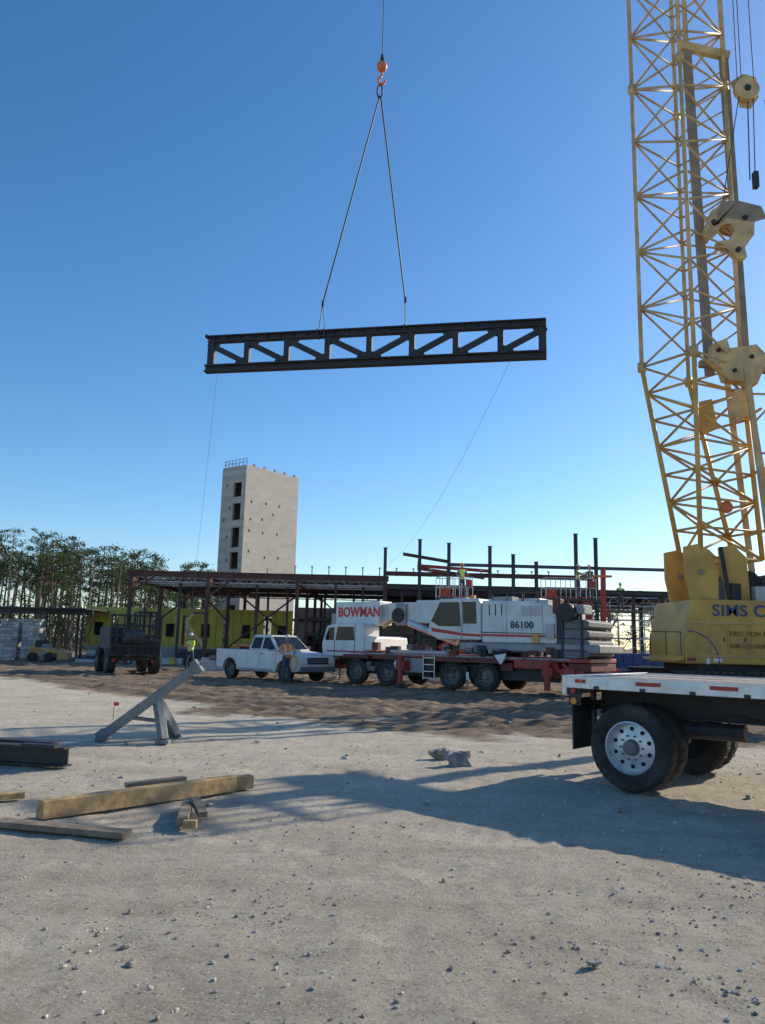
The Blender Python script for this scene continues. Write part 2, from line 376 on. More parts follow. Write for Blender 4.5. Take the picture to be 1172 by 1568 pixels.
# ------------------------------------------------------------------ steel frame building
fb=empty('steel_frame_building')
t=M()
def joist(mb,p,q,d,n,mat,r=.035):
    p=Vector(p);q=Vector(q);dn=Vector((0,0,-d))
    mb.beam(p,q,.08,.08,mat);mb.beam(p+dn,q+dn,.08,.08,mat)
    for i in range(n):
        a=p.lerp(q,i/n);c_=p.lerp(q,(i+.5)/n);e=p.lerp(q,(i+1)/n)
        mb.beam(a,c_+dn,r,r,mat);mb.beam(c_+dn,e,r,r,mat)
rows=[50,57,64,71]
for y in rows:
    for x in (-16.2,-11.2,-5.4,.3):
        t.ibeam((x,y,-.1),(x,y,5.75),.22,.22,rust,.03,up=(0,1,0))
    t.ibeam((-16.5,y,5.8),(.5,y,5.8),.2,.36,rust)
for x in (-16.2,-11.2,-5.4,.3):t.ibeam((x,50,5.5),(x,71,5.5),.2,.35,rust)
for y in (51.5,53.2,55,58.5,60.5,62.5,66,69):
    joist(t,(-16.2,y,5.95),(.3,y,5.95),.55,16,galv if y<56 else dsteel)
for a,b_ in(((-16.2,50,4.6),(-14.6,50,5.7)),((-11.2,50,4.4),(-9.4,50,5.7)),((-13,57,5.6),(-16.2,57,3)),((-13.8,57,5.6),(-11.2,57,3)),((-11.2,57,5.6),(-5.4,57,1)),((-11.2,57,1),(-5.4,57,5.6)),((-5.4,64,5.6),(.3,64,.6)),((.3,64,5.6),(-5.4,64,.6))):
    t.beam(a,b_,.12,.12,rust)
for x,y in((-13.5,52),(-8.4,52.5),(-3,51.5),(-14.6,60),(-9,62),(-2,58),(-6.6,55),(-1.2,53),(-4.3,60)):t.ibeam((x,y,-.1),(x,y,5.5),.16,.16,dsteel,.03,up=(0,1,0))
for z in(2.2,3.3):t.ibeam((-5.4,57,z),(14,57,z),.18,.22,dsteel)
for i in range(16):
    x=-5.6+i*1.1;t.tube((x,50,5.98),(x,50,6.45),.035,dsteel,n=5);t.box((x,50,6.48),(.16,.1,.08),galv)
for x in (-14.8,-12.7,-9.6,-7.4):t.tube((x,50,5.98),(x,50,6.3),.03,dsteel,n=5)
t.obj('left_bay_steel',fb)
t=M()
for i in range(60):
    x=-15.8+i*.27
    t.box((x,61.5,6.09+(.04 if i%2 else 0)),(.27,19,.03),galv)
t.obj('roof_deck_left',fb)
t=M()
for x,z in((.25,7.8),(2.5,8.4),(4.4,8.2),(7.08,8.05),(8.6,7.55),(10.1,7.1),(12.7,9.0),(14.0,8.75)):
    t.ibeam((x,50,-.1),(x,50,z),.21,.21,dsteel,.03,up=(0,1,0))
    t.box((x,50,z+.02),(.28,.28,.04),rust)
for x in (3,8.5,14,19.5):
    for y in(58,66,74):t.ibeam((x,y,-.1),(x,y,6),.25,.25,dsteel,.03,up=(0,1,0))
t.ibeam((.25,50,6.15),(14,50,6.15),.2,.28,rust)
t.ibeam((4.4,50.3,6.85),(22,50.3,6.8),.22,.2,bluesteel)
t.ibeam((0.25,50,5.3),(26,50,5.2),.25,.3,dsteel)
t.ibeam((1.4,50,7.45),(4.4,50,7.0),.18,.2,rust);t.ibeam((2.5,50,7.35),(2.8,58,7.3),.18,.24,red)
t.ibeam((2.8,58,7.3),(7.8,58,6.7),.18,.24,red)
t.ibeam((2.4,50,6.7),(7,50,6.45),.18,.2,red);t.ibeam((8.6,50.2,4.3),(14,50.2,4.3),.2,.2,red)
for x in(1.4,5.7,11.5,16.5,18.4):t.ibeam((x,50.4,-.1),(x,50.4,5.1),.18,.18,rust,.03,up=(0,1,0))
for y in(58,66,74):
    t.ibeam((.3,y,5.6),(24,y,5.6),.25,.4,rust if y==58 else dsteel)
for x in (3,8.5,14,19.5):t.ibeam((x,50,5.3),(x,74,5.3),.2,.35,dsteel)
for y in (52,54,56):joist(t,(.3,y,5.6),(14,y,5.6),.5,13,dsteel)
for y in (54,60,64,70):joist(t,(14,y,5.2),(30,y,5.2),.6,14,galv)
for i in range(6):
    x=15+i*1.6;t.beam((x,56,0),(x,56,5),.1,.1,lgrey)
    t.beam((x,56,.5),(x+1.6,56,2.6),.05,.05,lgrey)
for z in (1,2.4,3.7):t.beam((14.5,56,z),(26,56,z),.1,.12,lgrey)
t.obj('right_bay_steel',fb)
t=M()
t.box((7,66,5.85),(13,18,.08),dsteel);t.box((22,66,5.7),(20,20,.1),dsteel)
t.box((3,72.5,2.4),(22,.3,4.8),conc)
for x in (-6,-2,2,6,10):t.box((x,72.3,1.3),(1.4,.2,2.4),dark)
for z in(1.6,3.6):t.beam((-16,71.5,z),(.3,71.5,z),.15,.25,dsteel)
t.obj('deck_and_back_wall',fb)
t=M()
x=-22.4
for wd,gap in((1.9,.5),(2.4,.7),(1.8,.5),(2.6,.5),(2.6,.6),(1.6,0)):
    t.box((x+wd/2,59.5,2.5),(wd,.15,2.9),ysheath);t.box((x+wd/2,59.4,2.3),(.6,.08,1),dark)
    for k in range(int(wd/.6)):t.box((x+.3+k*.6,59.418,2.5),(.02,.01,2.85),dsteel)
    x+=wd+gap
    t.box((x-gap/2,59.5,3.7),(gap+.02,.13,.5),ysheath)
t.box((-16,59.6,.55),(12.5,.4,1.0),cmu)
t.obj('sheathed_wall',fb)

cp=empty('steel_canopy');t=M()
t.beam((-34,54,3.35),(-20.7,56,3.35),.3,.35,dsteel);t.beam((-34,61,3.5),(-20.7,61,3.5),.3,.35,dsteel)
t.box((-27.5,58,3.6),(13.5,7,.08),dsteel)
for x in(-33,-29.5,-26.2,-23.6,-21):
    t.beam((x,55,-.1),(x,55,3.3),.15,.15,dsteel);t.beam((x,61,-.1),(x,61,3.3),.15,.15,dsteel)
for i in range(5):t.beam((-22.5+i*.4,55.4,1.2),(-21.9+i*.4,55.6,3.2),.06,.06,dsteel)
for i in range(7):t.tube((-33+i*2,55,3.6),(-33+i*2,55,4.1),.04,dsteel,n=5)
t.obj('canopy_frame',cp)
def blocks(loc,nx_,ny,nz_):
    t=M()
    t.box((nx_*.2,ny*.1,.07),(nx_*.4,ny*.2,.1),wood2)
    for i in range(nx_):
        for j in range(ny):
            for k in range(nz_):
                if k==nz_-1 and random.random()<.18:continue
                t.box((i*.405+.2,j*.205+.1,.22+k*.203),(.385,.195,.183),random.choice(cmus),rz=random.gauss(0,.02))
    t.obj('concrete_block_stack',None,loc,random.gauss(0,.06))
for l,a in(((-27.4,53,0),(3,4,13)),((-25.9,53.2,0),(3,4,13)),((-24.3,53,0),(3,4,13)),((-23.9,48,0),(3,4,6)),((-26.6,48.5,0),(4,4,6)),((-22.2,50.5,0),(2,4,5)),((-29.5,52.5,0),(4,4,12))):blocks(l,*a)

# ------------------------------------------------------------------ wheel
def wheel(mb,c,axis,r=.5,wd=.28,rim=alu,n=36,lug=True,dual=False):
    c=Vector(c);a=Vector(axis).normalized();h=wd/2;rr=r*.60
    rb=rubber
    mb.rev(c,a,[(rr,-h*.8,rb),(r*.9,-h,rb),(r*.98,-h*.8,rb),(r,-h*.5,rb),(r,h*.5,rb),(r*.98,h*.8,rb),(r*.93,h*.96,rb),(r*.85,h,rb),(r*.7,h*.97,rb),(rr*1.02,h*.8,rim),(rr*.96,h*.86,rim),(rr*.92,h*.7,rim),(rr*.88,h*.1,rim),(rr*.62,h*.22,rim),(rr*.44,h*.3,rim),(rr*.32,h*.32,wrim),(rr*.28,h*.8,wrim),(rr*.2,h*.9,wrim),(0.001,h*.92,wrim)],n)
    mb.rev(c,a,[(rr,-h*.8,dark),(rr*.5,-h*.4,dark),(.001,-h*.4,dark)],n)
    u=Vector((0,0,1));y=a.cross(u).normalized();z=a.cross(y)
    for i in range(24 if lug else 0):
        t_=2*math.pi*i/24;d=y*math.cos(t_)+z*math.sin(t_)
        mb.beam(c+d*(r+.002)-a*h*.55,c+d*(r+.002)+a*h*.55,.03,.012,rb,up=d)
    for i in range(10):
        t_=2*math.pi*i/10;d=y*math.cos(t_)+z*math.sin(t_)
        p=c+d*rr*.46
        mb.tube(p+a*h*.25,p+a*h*.5,r*.026,wrim,n=6)
        t2=t_+.31;d=y*math.cos(t2)+z*math.sin(t2);p=c+d*rr*.72+a*(h*.19)
        mb.tube(p-a*.01,p+a*h*.04,r*.05,dark,n=10)

# ------------------------------------------------------------------ trailer
tr=empty('flatbed_trailer',(3.2,10.84,0),R(-41.3))
t=M();LN=13.
t.box((LN/2,-1.25,1.23),(LN,.05,.15),alu);t.box((LN/2,1.25,1.23),(LN,.05,.15),alu)
t.box((-.03,0,1.19),(.06,2.55,.24),alu)
for i in range(22):t.box((.4+i*.58,-1.277,1.175),(.07,.012,.04),dsteel)
t.obj('side_rails',tr,bevel=.006)
t=M()
for i in range(12):t.box((LN/2,-1.12+i*.2036,1.27),(LN-.02,.19,.05),wood2 if i%4 else alu)
for i in range(27):t.box((.3+i*.47,0,1.19),(.06,2.4,.1),dsteel)
for y in(-.5,.5):t.ibeam((.1,y,.98),(LN,y,.98),.14,.32,black,.02)
t.obj('deck_and_frame',tr)
t=M()
for x in (.78,3.9):
    t.beam((x,-1.1,.52),(x,1.1,.52),.13,.13,black)
    for y in(-.5,.5):
        t.beam((x-.35,y,.72),(x+.45,y,.6),.09,.12,black);t.box((x-.35,y,.8),(.14,.1,.2),black)
        t.tube((x+.1,y*.7,.6),(x+.1,y*.7,.85),.12,black,n=12)
t.tube((.95,-.6,.7),(1.9,-.58,.72),.1,black,n=12)
t.path([(.9,-.55,.85),(1.3,-.6,.78),(1.7,-.55,.9),(2.3,-.6,.84),(3,-.55,.92)],.014,rubber,5)
t.box((.04,-.95,.72),(.02,.5,.62),rubber);t.box((.04,.95,.72),(.02,.5,.62),rubber)
t.box((.02,0,.92),(.06,2.2,.12),black)
t.beam((.03,-.6,.55),(.03,.6,.55),.08,.08,black);t.beam((.03,-.6,.55),(.03,-.6,1.1),.06,.06,black);t.beam((.03,.6,.55),(.03,.6,1.1),.06,.06,black)
t.obj('running_gear',tr)
t=M()
for x in(.78,3.9):
    wheel(t,(x,-1.12,.5),(0,-1,0),.5,.27);wheel(t,(x,-.80,.5),(0,-1,0),.5,.27)
    wheel(t,(x,1.12,.5),(0,1,0),.5,.27);wheel(t,(x,.80,.5),(0,1,0),.5,.27)
t.obj('wheels',tr,smooth=False)
t=M()
for x,l,mt in((.12,.14,lampred),(.34,.2,reflt),(.9,.3,lampred),(1.3,.3,reflt),(1.75,.3,lampred),(2.5,.35,reflt),(3.0,.35,lampred),(3.6,.3,reflt)):
    t.box((x+l/2,-1.278,1.245),(l,.006,.045),mt)
t.tube((.10,-1.275,1.13),(.10,-1.30,1.13),.035,lampred,n=16);t.tube((.10,-1.275,1.0),(.10,-1.29,1.0),.04,amber,n=16)
t.box((.1,-1.24,1.06),(.16,.03,.22),black)
t.tube((.2,-1.275,1.25),(.2,-1.285,1.25),.018,amber,n=10)
t.box((-.065,-1.0,1.19),(.01,.3,.1),lampred);t.box((-.065,1.0,1.19),(.01,.3,.1),lampred)
t.obj('lamps_and_tape',tr)

# ------------------------------------------------------------------ hanging truss, hook, slings
ht=empty('steel_truss');t=M()
A=Vector((-6.6,27.2,12.78));B=Vector((5.4,24.6,12.62));dz=Vector((0,0,-1.40));ax=(B-A).normalized()
az=math.atan2(ax.y,ax.x)
t.ibeam(A-Vector((0,0,.13)),B-Vector((0,0,.13)),.26,.26,trussm,.045)
t.ibeam(A+dz+Vector((0,0,.13))-ax*.08,B+dz+Vector((0,0,.13)),.3,.27,trussm,.05)
t.beam(A+Vector((0,0,-.13)),B+Vector((0,0,-.13)),.05,.25,trussm)
t.box(A+Vector((0,0,-.02))-ax*.05,(.12,.3,.1),trussm,rz=az)
up=Vector((0,0,1))
for i in range(9):
    p=A.lerp(B,i/8.);wv=.26 if i in(0,8) else .2
    q=p+ax*(wv/2 if i==0 else (-wv/2 if i==8 else 0))
    t.beam(q-up*.2,q+dz+up*.2,.16,wv,trussm,up=ax)
for i in range(8):
    p=A.lerp(B,i/8.);q=A.lerp(B,(i+1)/8.)
    if i<4:a_,b_=p-up*.30,q+dz+up*.30;e1,e2=ax,-ax
    else:a_,b_=p+dz+up*.30,q-up*.30;e1,e2=ax,-ax
    t.beam(a_,b_,.12,.19,trussm)
    for c_,e_ in((a_,e1),(b_,e2)):
        sg=1 if c_.z>A.z-.7 else -1
        n_=Vector((-ax.y,ax.x,0))*.03;c0=c_+up*.06*sg+e_*.08
        tri=[c0,c0+e_*.42,c0+e_*.30-up*.20*sg,c0-up*.30*sg]
        t.add([v-n_ for v in tri]+[v+n_ for v in tri],[(0,1,2,3),(7,6,5,4),(0,4,5,1),(1,5,6,2),(2,6,7,3),(3,7,4,0)],trussm)
    for k in range(3):
        c_=(p.lerp(q,(k+.5)/3));t.box(c_-up*.13,(.02,.25,.2),trussm,rz=az)
t.obj('truss_members',ht)
rg=empty('crane_hook_rigging');t=M()
HK=Vector((-.4,25.9,23.2))
t.ell(HK,(.2,.2,.22),orange,20,12);t.tube(HK+Vector((0,0,.18)),HK+Vector((0,0,.5)),.07,black,.05,n=10)
t.box(HK+Vector((0,0,.28)),(.14,.14,.1),black)
hp=[Vector((-.4,25.9,22.98)),Vector((-.4,25.9,22.8)),Vector((-.52,25.9,22.68)),Vector((-.52,25.9,22.52)),Vector((-.4,25.9,22.44)),Vector((-.28,25.9,22.52)),Vector((-.27,25.9,22.62))]
t.path(hp,.045,orange,8)
t.obj('headache_ball_and_hook',rg,smooth=True)
t=M();RB=Vector((-.46,25.9,21.95))
for i in range(10):
    a0,a1=6.283*i/10,6.283*(i+1)/10
    t.tube(RB+Vector((.1*math.sin(a0),0,.2+.28*math.cos(a0))),RB+Vector((.1*math.sin(a1),0,.2+.28*math.cos(a1))),.03,black,n=6)
P1=A.lerp(B,.355)+Vector((0,0,1.05));P2=A.lerp(B,.603)+Vector((0,0,1.0))
t.tube(RB,P1,.028,rope,n=6);t.tube(RB+Vector((.04,0,0)),P2,.028,rope,n=6)
T1=A.lerp(B,.345);T1b=A.lerp(B,.365);T2=A.lerp(B,.605)
t.tube(P1,T1,.016,rope,n=6);t.tube(P1,T1b,.016,rope,n=6);t.tube(P2,T2,.02,rope,n=6);t.tube(P2,T2+Vector((.02,.12,-.1)),.016,rope,n=6)
for p in(P1,P2):t.box(p,(.08,.07,.2),black)
for q in(T1,T1b,T2):t.box(q+Vector((0,0,-.12)),(.05,.3,.3),rope,rz=az)
t.tube(HK+Vector((0,0,.5)),(-.4,25.9,44.6),.016,rope,n=6)
t.obj('slings_and_load_line',rg)
t=M()
def sag(a,b_,s,n=14):
    a=Vector(a);b_=Vector(b_);return [a.lerp(b_,i/n)-Vector((0,0,4*s*(i/n)*(1-i/n))) for i in range(n+1)]
t.path(sag(A+dz+ax*.4,(-9.95,40.3,1.3),.6),.006,tag,5)
t.path(sag(B+dz-ax*1.2,(.4,49,6.6),1.0),.006,tag,5)
t.obj('tag_lines',rg)

# ------------------------------------------------------------------ lattice crane
lc=empty('lattice_crawler_crane')
def lattice(mb,base,top,zs,mat,rc=.075,rl=.036,rung=2):
    def pt(k,s):return Vector(base[k]).lerp(Vector(top[k]),s)
    for k in range(4):mb.tube(base[k],top[k],rc,mat,n=8)
    for i in range(zs):
        for k in range(4):
            j=(k+1)%4;s0=i/zs;s1=(i+1)/zs
            if (i+k)%2==0:mb.tube(pt(k,s0),pt(j,s1),rl,mat,n=6)
            else:mb.tube(pt(j,s0),pt(k,s1),rl,mat,n=6)
            if i%rung==0:mb.tube(pt(k,s0),pt(j,s0),rl,mat,n=6)
def sq(z):
    return [(8.80,25.2,z),(9.95,23.6,z),(12.08,24.9,z),(10.95,26.55,z)]
t=M()
secs=[(11.2,21.9),(21.9,32.6),(32.6,43.0)]
for a,b_ in secs:
    lattice(t,sq(a),sq(b_),10,yel2,.075,.04)
    for c_ in sq(a):t.box(c_,(.2,.2,.34),yel2,rz=R(35))
foot=[(9.85,25.2,4.6),(10.15,24.3,4.6),(12.4,24.9,4.6),(12.1,26.2,4.6)]
lattice(t,foot,sq(11.2),7,yel,.085,.043,1)
t.obj('lattice_boom',lc,smooth=True)
t=M()
J0=[(10.0,24.4,43),(10.0,26,43),(10.2,26,44.4),(10.2,24.4,44.4)];J1=[(-.6,25.5,44.4),(-.6,26.3,44.4),(-.6,26.3,45),(-.6,25.5,45)]
lattice(t,J0,J1,12,yel2,.06,.03)
t.tube((-.4,25.7,44.8),(-.4,26.1,44.8),.35,black,n=16)
t.obj('jib',lc)
t=M()
for (x0,z0),(x1,z1) in(((11.04,10.9),(10.80,23.4)),((12.27,10.9),(12.14,23.1))):
    t.beam((x0,25,z0),(x1,25,z1),.14,.3,ystay,up=(1,0,0))
    t.tube((x1,25,z1),(x1-.05,25,z1+12),.09,yel2)
for i in range(8):
    z=10.9+i*.85;s_=i%2
    t.tube((11.05 if s_ else 12.2,25,z),(12.2 if s_ else 11.05,25,z+.85),.035,yel2,n=6)
t.beam((10.55,25,23.6),(12.35,25,23.2),.2,.3,yel2)
t.beam((10.7,25,11.3),(13.4,25,11.1),.2,.22,ystay)
for i in range(6):
    z=17.9+i*.8;t.tube((11.0,25,z),(12.1,25,z+.7),.03,yel2,n=6)
t.obj('boom_stops',lc)
t=M()
yb=24.7
fr_=Matrix.Translation((11.25,yb,15.6))
t.prism([(-.35,.35),(.0,1.2),(.5,1.35),(1.0,1.15),(1.45,.95),(1.4,.3),(1.05,-.2),(1.1,-.55),(.8,-.65),(.45,-.25),(.1,-.2),(.1,.0),(.55,.1),(.75,.45),(.6,.7),(.25,.6),(.12,.3),(-.2,.1)],-.12,.12,yel2,fr_)
t.prism([(-.3,.3),(.05,1.1),(.5,1.3),(1.3,.9),(1.35,.4),(.8,.6),(.3,.75),(.05,.3)],.5,.6,yel2,fr_)
t.prism([(-.1,.5),(.1,.6),(.3,1.5),(.9,1.55),(1.7,1.35),(1.85,.9),(1.4,.75),(.5,.9)],-.14,-.13,ystay,fr_)
for a_ in((.0,.7),(1.1,.9),(.8,-.3)):t.tube(fr_@Vector((a_[0],-.2,a_[1])),fr_@Vector((a_[0],-.12,a_[1])),.09,black,n=10)
fr_=Matrix.Translation((11.35,yb,11.1))
t.prism([(-.45,.15),(-.35,.75),(.1,.95),(.2,.6),(1.1,.75),(1.45,.35),(1.3,-.1),(1.05,-.65),(.0,-.5),(-.1,-.15)],-.2,.2,yel2,fr_)
t.prism([(-.9,-1.3),(-.5,-1.2),(-.35,-2.2),(-.75,-2.4),(-.95,-1.9)],-.2,.0,yel,fr_)
t.prism([(.3,-.8),(.75,-.9),(.7,-1.7),(.3,-2.0),(.1,-1.4)],-.2,.0,yel2,fr_)
for a_ in((-.2,.5),(.9,.3),(.3,-.2)):t.tube(fr_@Vector((a_[0],-.26,a_[1])),fr_@Vector((a_[0],-.2,a_[1])),.07,black,n=10)
t.tube((11.25,yb,6.3),(11.25,yb+.08,6.3),.2,orange,n=16)
C=Vector((12.75,yb,21.6))
t.tube(C-Vector((0,.1,0)),C+Vector((0,.1,0)),.44,yel2,n=24);t.tube(C-Vector((0,.14,0)),C+Vector((0,.14,0)),.12,black,n=12)
t.prism([(-.5,.4),(.0,.75),(.45,.6),(.5,-.2),(.2,-.65),(-.2,-.6),(-.3,-.1)],.12,.16,yel2,Matrix.Translation(C))
t.tube(C+Vector((0,-.05,-.5)),C+Vector((-.1,-.05,-3.6)),.022,rope,n=5);t.tube(C+Vector((-.3,-.05,-.3)),C+Vector((-1.2,-.05,-5)),.018,rope,n=5)
t.tube(C+Vector((.2,-.05,-.4)),C+Vector((.1,-.05,-3.3)),.018,rope,n=5);t.box(C+Vector((.1,-.05,-3.6)),(.16,.2,.6),black)
for dx,dx2 in((-.3,-.15),(.3,.25),(-.15,-.05)):t.tube(C+Vector((dx,0,.3)),C+Vector((dx2,0,22)),.018,rope,n=5)
t.tube((13.4,yb,21.2),(13.9,yb,11),.02,rope,n=5)
t.obj('sheaves_and_brackets',lc,fix=True)
t=M()
for y in(24.2,25.6):
    t.beam((12.45,y,3.2),(11.9,y,10.9),.12,.17,yel2,up=(1,0,0));t.beam((13.4,y,3.2),(12.6,y,10.6),.12,.17,yel2,up=(1,0,0))
for i in range(7):
    z=4+i;f_=(z-3.2)/7.6
    t.tube((12.45-.55*f_,24.2,z),(13.4-.8*f_,24.2,z+(.8 if i%2 else 0)),.04,yel2,n=6)
for z in(5.5,7.5,9.5):t.tube((12.3,24.2,z),(12.3,25.6,z),.05,yel2,n=6)
for y in(24.2,25.9):
    t.prism([(9.6,4.9),(10.05,5.0),(10.4,4.8),(10.65,4.1),(10.6,3.25),(9.75,3.25),(9.6,4.0)],y,y+.14,yel)
    t.prism([(10.75,4.9),(11.2,5.0),(11.6,4.6),(11.65,3.25),(10.85,3.25)],y+.1,y+.24,yel)
    t.tube((10.1,y-.04,4.1),(10.1,y+.0,4.1),.1,ystay,n=14)
t.box((11.1,25,3.5),(.3,1.9,.5),black)
t.beam((10.9,24.1,3.3),(10.7,24.1,4.9),.05,.12,rope,up=(1,0,0))
t.obj('gantry_and_foot',lc,fix=True)
t=M()
hw=[(9.62,3.22),(9.48,2.6),(9.32,1.9),(9.32,1.25),(16.5,1.25),(16.5,3.22)]
t.prism(hw,23.8,27,yel)
t.obj('machinery_house',lc,bevel=.05,fix=True)
t=M()
for x in(10.05,10.65,11.3,12.0,12.9):t.box((x,23.785,1.95),(.025,.03,1.1),yel2)
for z in(1.5,2.5):t.box((13,23.78,z),(7.0,.03,.04),yel2)
for x0,x1 in((10.12,10.58),(10.72,11.22),(11.37,11.92)):
    t.box(((x0+x1)/2,23.79,2.0),(x1-x0,.02,.86),yel)
    t.box((x1-.06,23.775,2.0),(.03,.03,.12),black)
for a in range(7):
    a0=a*.24;a1=(a+1)*.24;c0=(9.4,1.3)
    p=lambda q,r_:(c0[0]+r_*math.sin(q),23.785,c0[1]+r_*math.cos(q))
    t.beam(p(a0,.95),p(a1,.95),.02,.03,blue)
t.box((9.5,23.78,1.38),(.25,.02,.1),red);t.box((10.0,23.78,1.34),(.1,.02,.16),reflt);t.box((10.3,23.78,1.38),(.25,.02,.1),reflt)
t.obj('panel_details',lc)
text('SIMS CRANE','lettering',lc,(10.2,23.77,2.72),(1,0,0),(0,-1,0),.50,blue,1.05,.006,1.08)
text('ERECTION SERVICE','small_lettering',lc,(10.7,23.765,2.12),(1,0,0),(0,-1,0),.2,txtbrn,1.,.0)
text('800-555-0100','phone_lettering',lc,(10.7,23.765,1.75),(1,0,0),(0,-1,0),.2,txtbrn,1.,.0)
t=M()
t.box((8.75,24.1,1.4),(1.0,.7,.08),yel2);t.box((8.75,23.76,1.42),(1.0,.03,.14),yel)
for x in(8.27,8.75,9.2):t.tube((x,23.8,1.4),(x,23.8,2.2),.014,black,n=5)
t.tube((8.27,23.8,2.2),(9.25,23.8,2.2),.014,black,n=5)
t.box((13,25.4,1.12),(6.5,2.8,.26),black);t.tube((12.5,25.4,.5),(12.5,25.4,1.05),1.1,black,n=24)
for x in range(5):t.tube((12.1+x,23.9,3.2),(12.1+x,23.9,4.1),.015,black,n=4)
t.tube((12.1,23.9,4.1),(16.5,23.9,4.1),.02,black,n=5);t.tube((12.1,23.9,3.65),(16.5,23.9,3.65),.02,black,n=5)
t.box((13.6,25.2,3.68),(2.2,2,.9),cwt);t.tube((11.7,24.5,3.75),(11.7,26.5,3.75),.45,black,n=20)
t.box((11.95,24.2,3.45),(.5,.3,.45),galv);t.box((10.95,24.6,3.55),(.5,.6,.6),cwt);t.tube((12.2,24.1,3.3),(12.2,24.1,4.3),.07,black,n=8)
t.obj('deck_fittings',lc)
t=M()
for y in(22.9,27.2):
    pr=[(8.4,.5),(8.55,.15),(8.9,.02),(16.6,.02),(17,.2),(17.1,.55),(16.9,.95),(16.5,1.0),(9.0,1.0),(8.6,.9)]
    t.prism(pr,y,y+.8,black)
    for i in range(34):t.box((8.9+i*.235,y+.4,1.02),(.16,.86,.05),dsteel);t.box((8.9+i*.235,y+.4,.03),(.16,.86,.05),dsteel)
    for i in range(8):t.tube((9.3+i*1.0,y-.03,.4),(9.3+i*1.0,y+.0,.4),.3,dsteel,n=16)
t.box((12.7,25.2,.6),(5,3.6,.5),black)
t.obj('crawler_tracks',lc,fix=True)

# ------------------------------------------------------------------ truck crane
tk=empty('truck_crane',(3.75,30.0,0),R(143.13))
t=M()
t.box((.9,0,.95),(11.2,.9,.35),black);t.box((.5,0,1.22),(11.0,2.45,.14),red)
t.box((.5,1.235,1.24),(9.6,.03,.06),grime)
t.box((-3.0,1.1,1.05),(1.6,.3,.3),red);t.box((-4.6,.0,.75),(.3,2.3,.4),red)
t.box((1.9,1.1,1.36),(2.6,.35,.12),lgrey)
for x in(4.95,3.4,.4,-1.04):
    t.prism([(x-.75,1.05),(x-.6,1.20),(x+.6,1.20),(x+.75,1.05),(x+.7,1.03),(x-.7,1.03)],.95,1.3,dred)
t.box((2.1,1.05,.85),(.9,.35,.55),grime);t.box((1.35,1.05,.9),(.45,.35,.45),black);t.tube((2.7,1.05,.85),(3.0,1.05,.85),.25,alu,n=14)
t.box((6.55,0,.75),(.25,2.45,.4),dred);t.box((6.7,0,.72),(.1,2.4,.25),black)
t.box((.7,.9,.7),(9,.1,.5),black)
t.obj('carrier_chassis',tk,bevel=.02)
t=M()
for x in(4.95,3.4,.4,-1.04):
    wheel(t,(x,1.08,.53),(0,1,0),.53,.3,wrim,28);wheel(t,(x,-1.08,.53),(0,-1,0),.53,.3,wrim,28)
t.obj('wheels',tk)
t=M()
t.prism([(4.55,1.1),(6.75,1.1),(6.82,1.6),(6.55,2.35),(5.9,2.45),(4.7,2.45),(4.55,2.3)],.2,1.25,white)
t.box((5.6,-.55,1.45),(2.2,1.3,.5),white)
t.prism([(4.0,1.35),(4.55,1.35),(4.55,1.95),(4.1,1.9)],-1.2,1.2,white)
t.obj('carrier_cab',tk,bevel=.05,fix=True)
t=M()
t.prism([(5.05,1.75),(6.05,1.75),(5.95,2.3),(5.1,2.3)],1.252,1.262,glass)
t.prism([(6.15,1.75),(6.62,1.75),(6.45,2.25),(6.12,2.3)],1.252,1.262,glass)
t.add([(6.79,.3,1.72),(6.79,1.18,1.72),(6.575,1.14,2.32),(6.575,.34,2.32)],[(0,1,2,3)],glass)
t.box((5.02,1.256,1.8),(.02,.012,1.2),black);t.box((6.1,1.256,1.45),(.02,.012,.6),black)
t.tube((6.6,1.3,1.9),(6.75,1.55,2.1),.02,black,n=5);t.box((6.75,1.55,1.95),(.05,.2,.4),black)
t.box((6.84,.5,1.2),(.04,.3,.18),reflt);t.box((6.84,1.0,1.2),(.04,.2,.18),amber)
t.box((5.5,1.256,1.3),(2.0,.012,.06),red)
t.obj('carrier_cab_glazing',tk)
t=M()
t.prism([(-.85,1.85),(1.0,1.85),(1.45,2.1),(1.35,2.7),(.95,3.38),(-.75,3.38),(-.85,3.2)],.35,1.25,white)
t.box((-2.6,0.0,1.62),(5.4,2.3,.3),grime)
t.tube((-1.2,0,1.25),(-1.2,0,1.5),.8,black,n=24)
t.prism([(-.88,1.77),(-3.8,1.77),(-3.8,3.0),(-3.5,3.15),(-2.6,3.25),(-.88,3.3)],.35,1.2,white)
t.prism([(-.2,1.77),(-3.9,1.77),(-3.9,2.9),(-3.4,3.05),(-.2,3.1)],-1.2,-.35,white)
t.obj('superstructure',tk,bevel=.05,fix=True)
t=M()
t.prism([(-.02,2.35),(.95,2.35),(1.3,2.55),(.9,3.25),(.05,3.25)],1.252,1.262,glass)
t.prism([(-.7,2.45),(-.12,2.45),(-.1,3.25),(-.66,3.25)],1.252,1.262,glass)
t.add([(1.405,.42,2.3),(1.405,1.18,2.3),(1.36,1.18,2.72),(1.36,.42,2.72)],[(0,1,2,3)],glass)
t.add([(1.34,.42,2.76),(1.34,1.18,2.76),(.985,1.18,3.34),(.985,.42,3.34)],[(0,1,2,3)],glass)
t.box((-.07,1.256,2.6),(.04,.012,1.45),grime)
t.prism([(1.25,2.15),(-.1,2.0),(-.1,2.1),(1.3,2.3)],1.252,1.258,txtred);t.prism([(-.1,2.0),(-.85,1.98),(-.85,2.06),(-.1,2.1)],1.252,1.258,txtred)
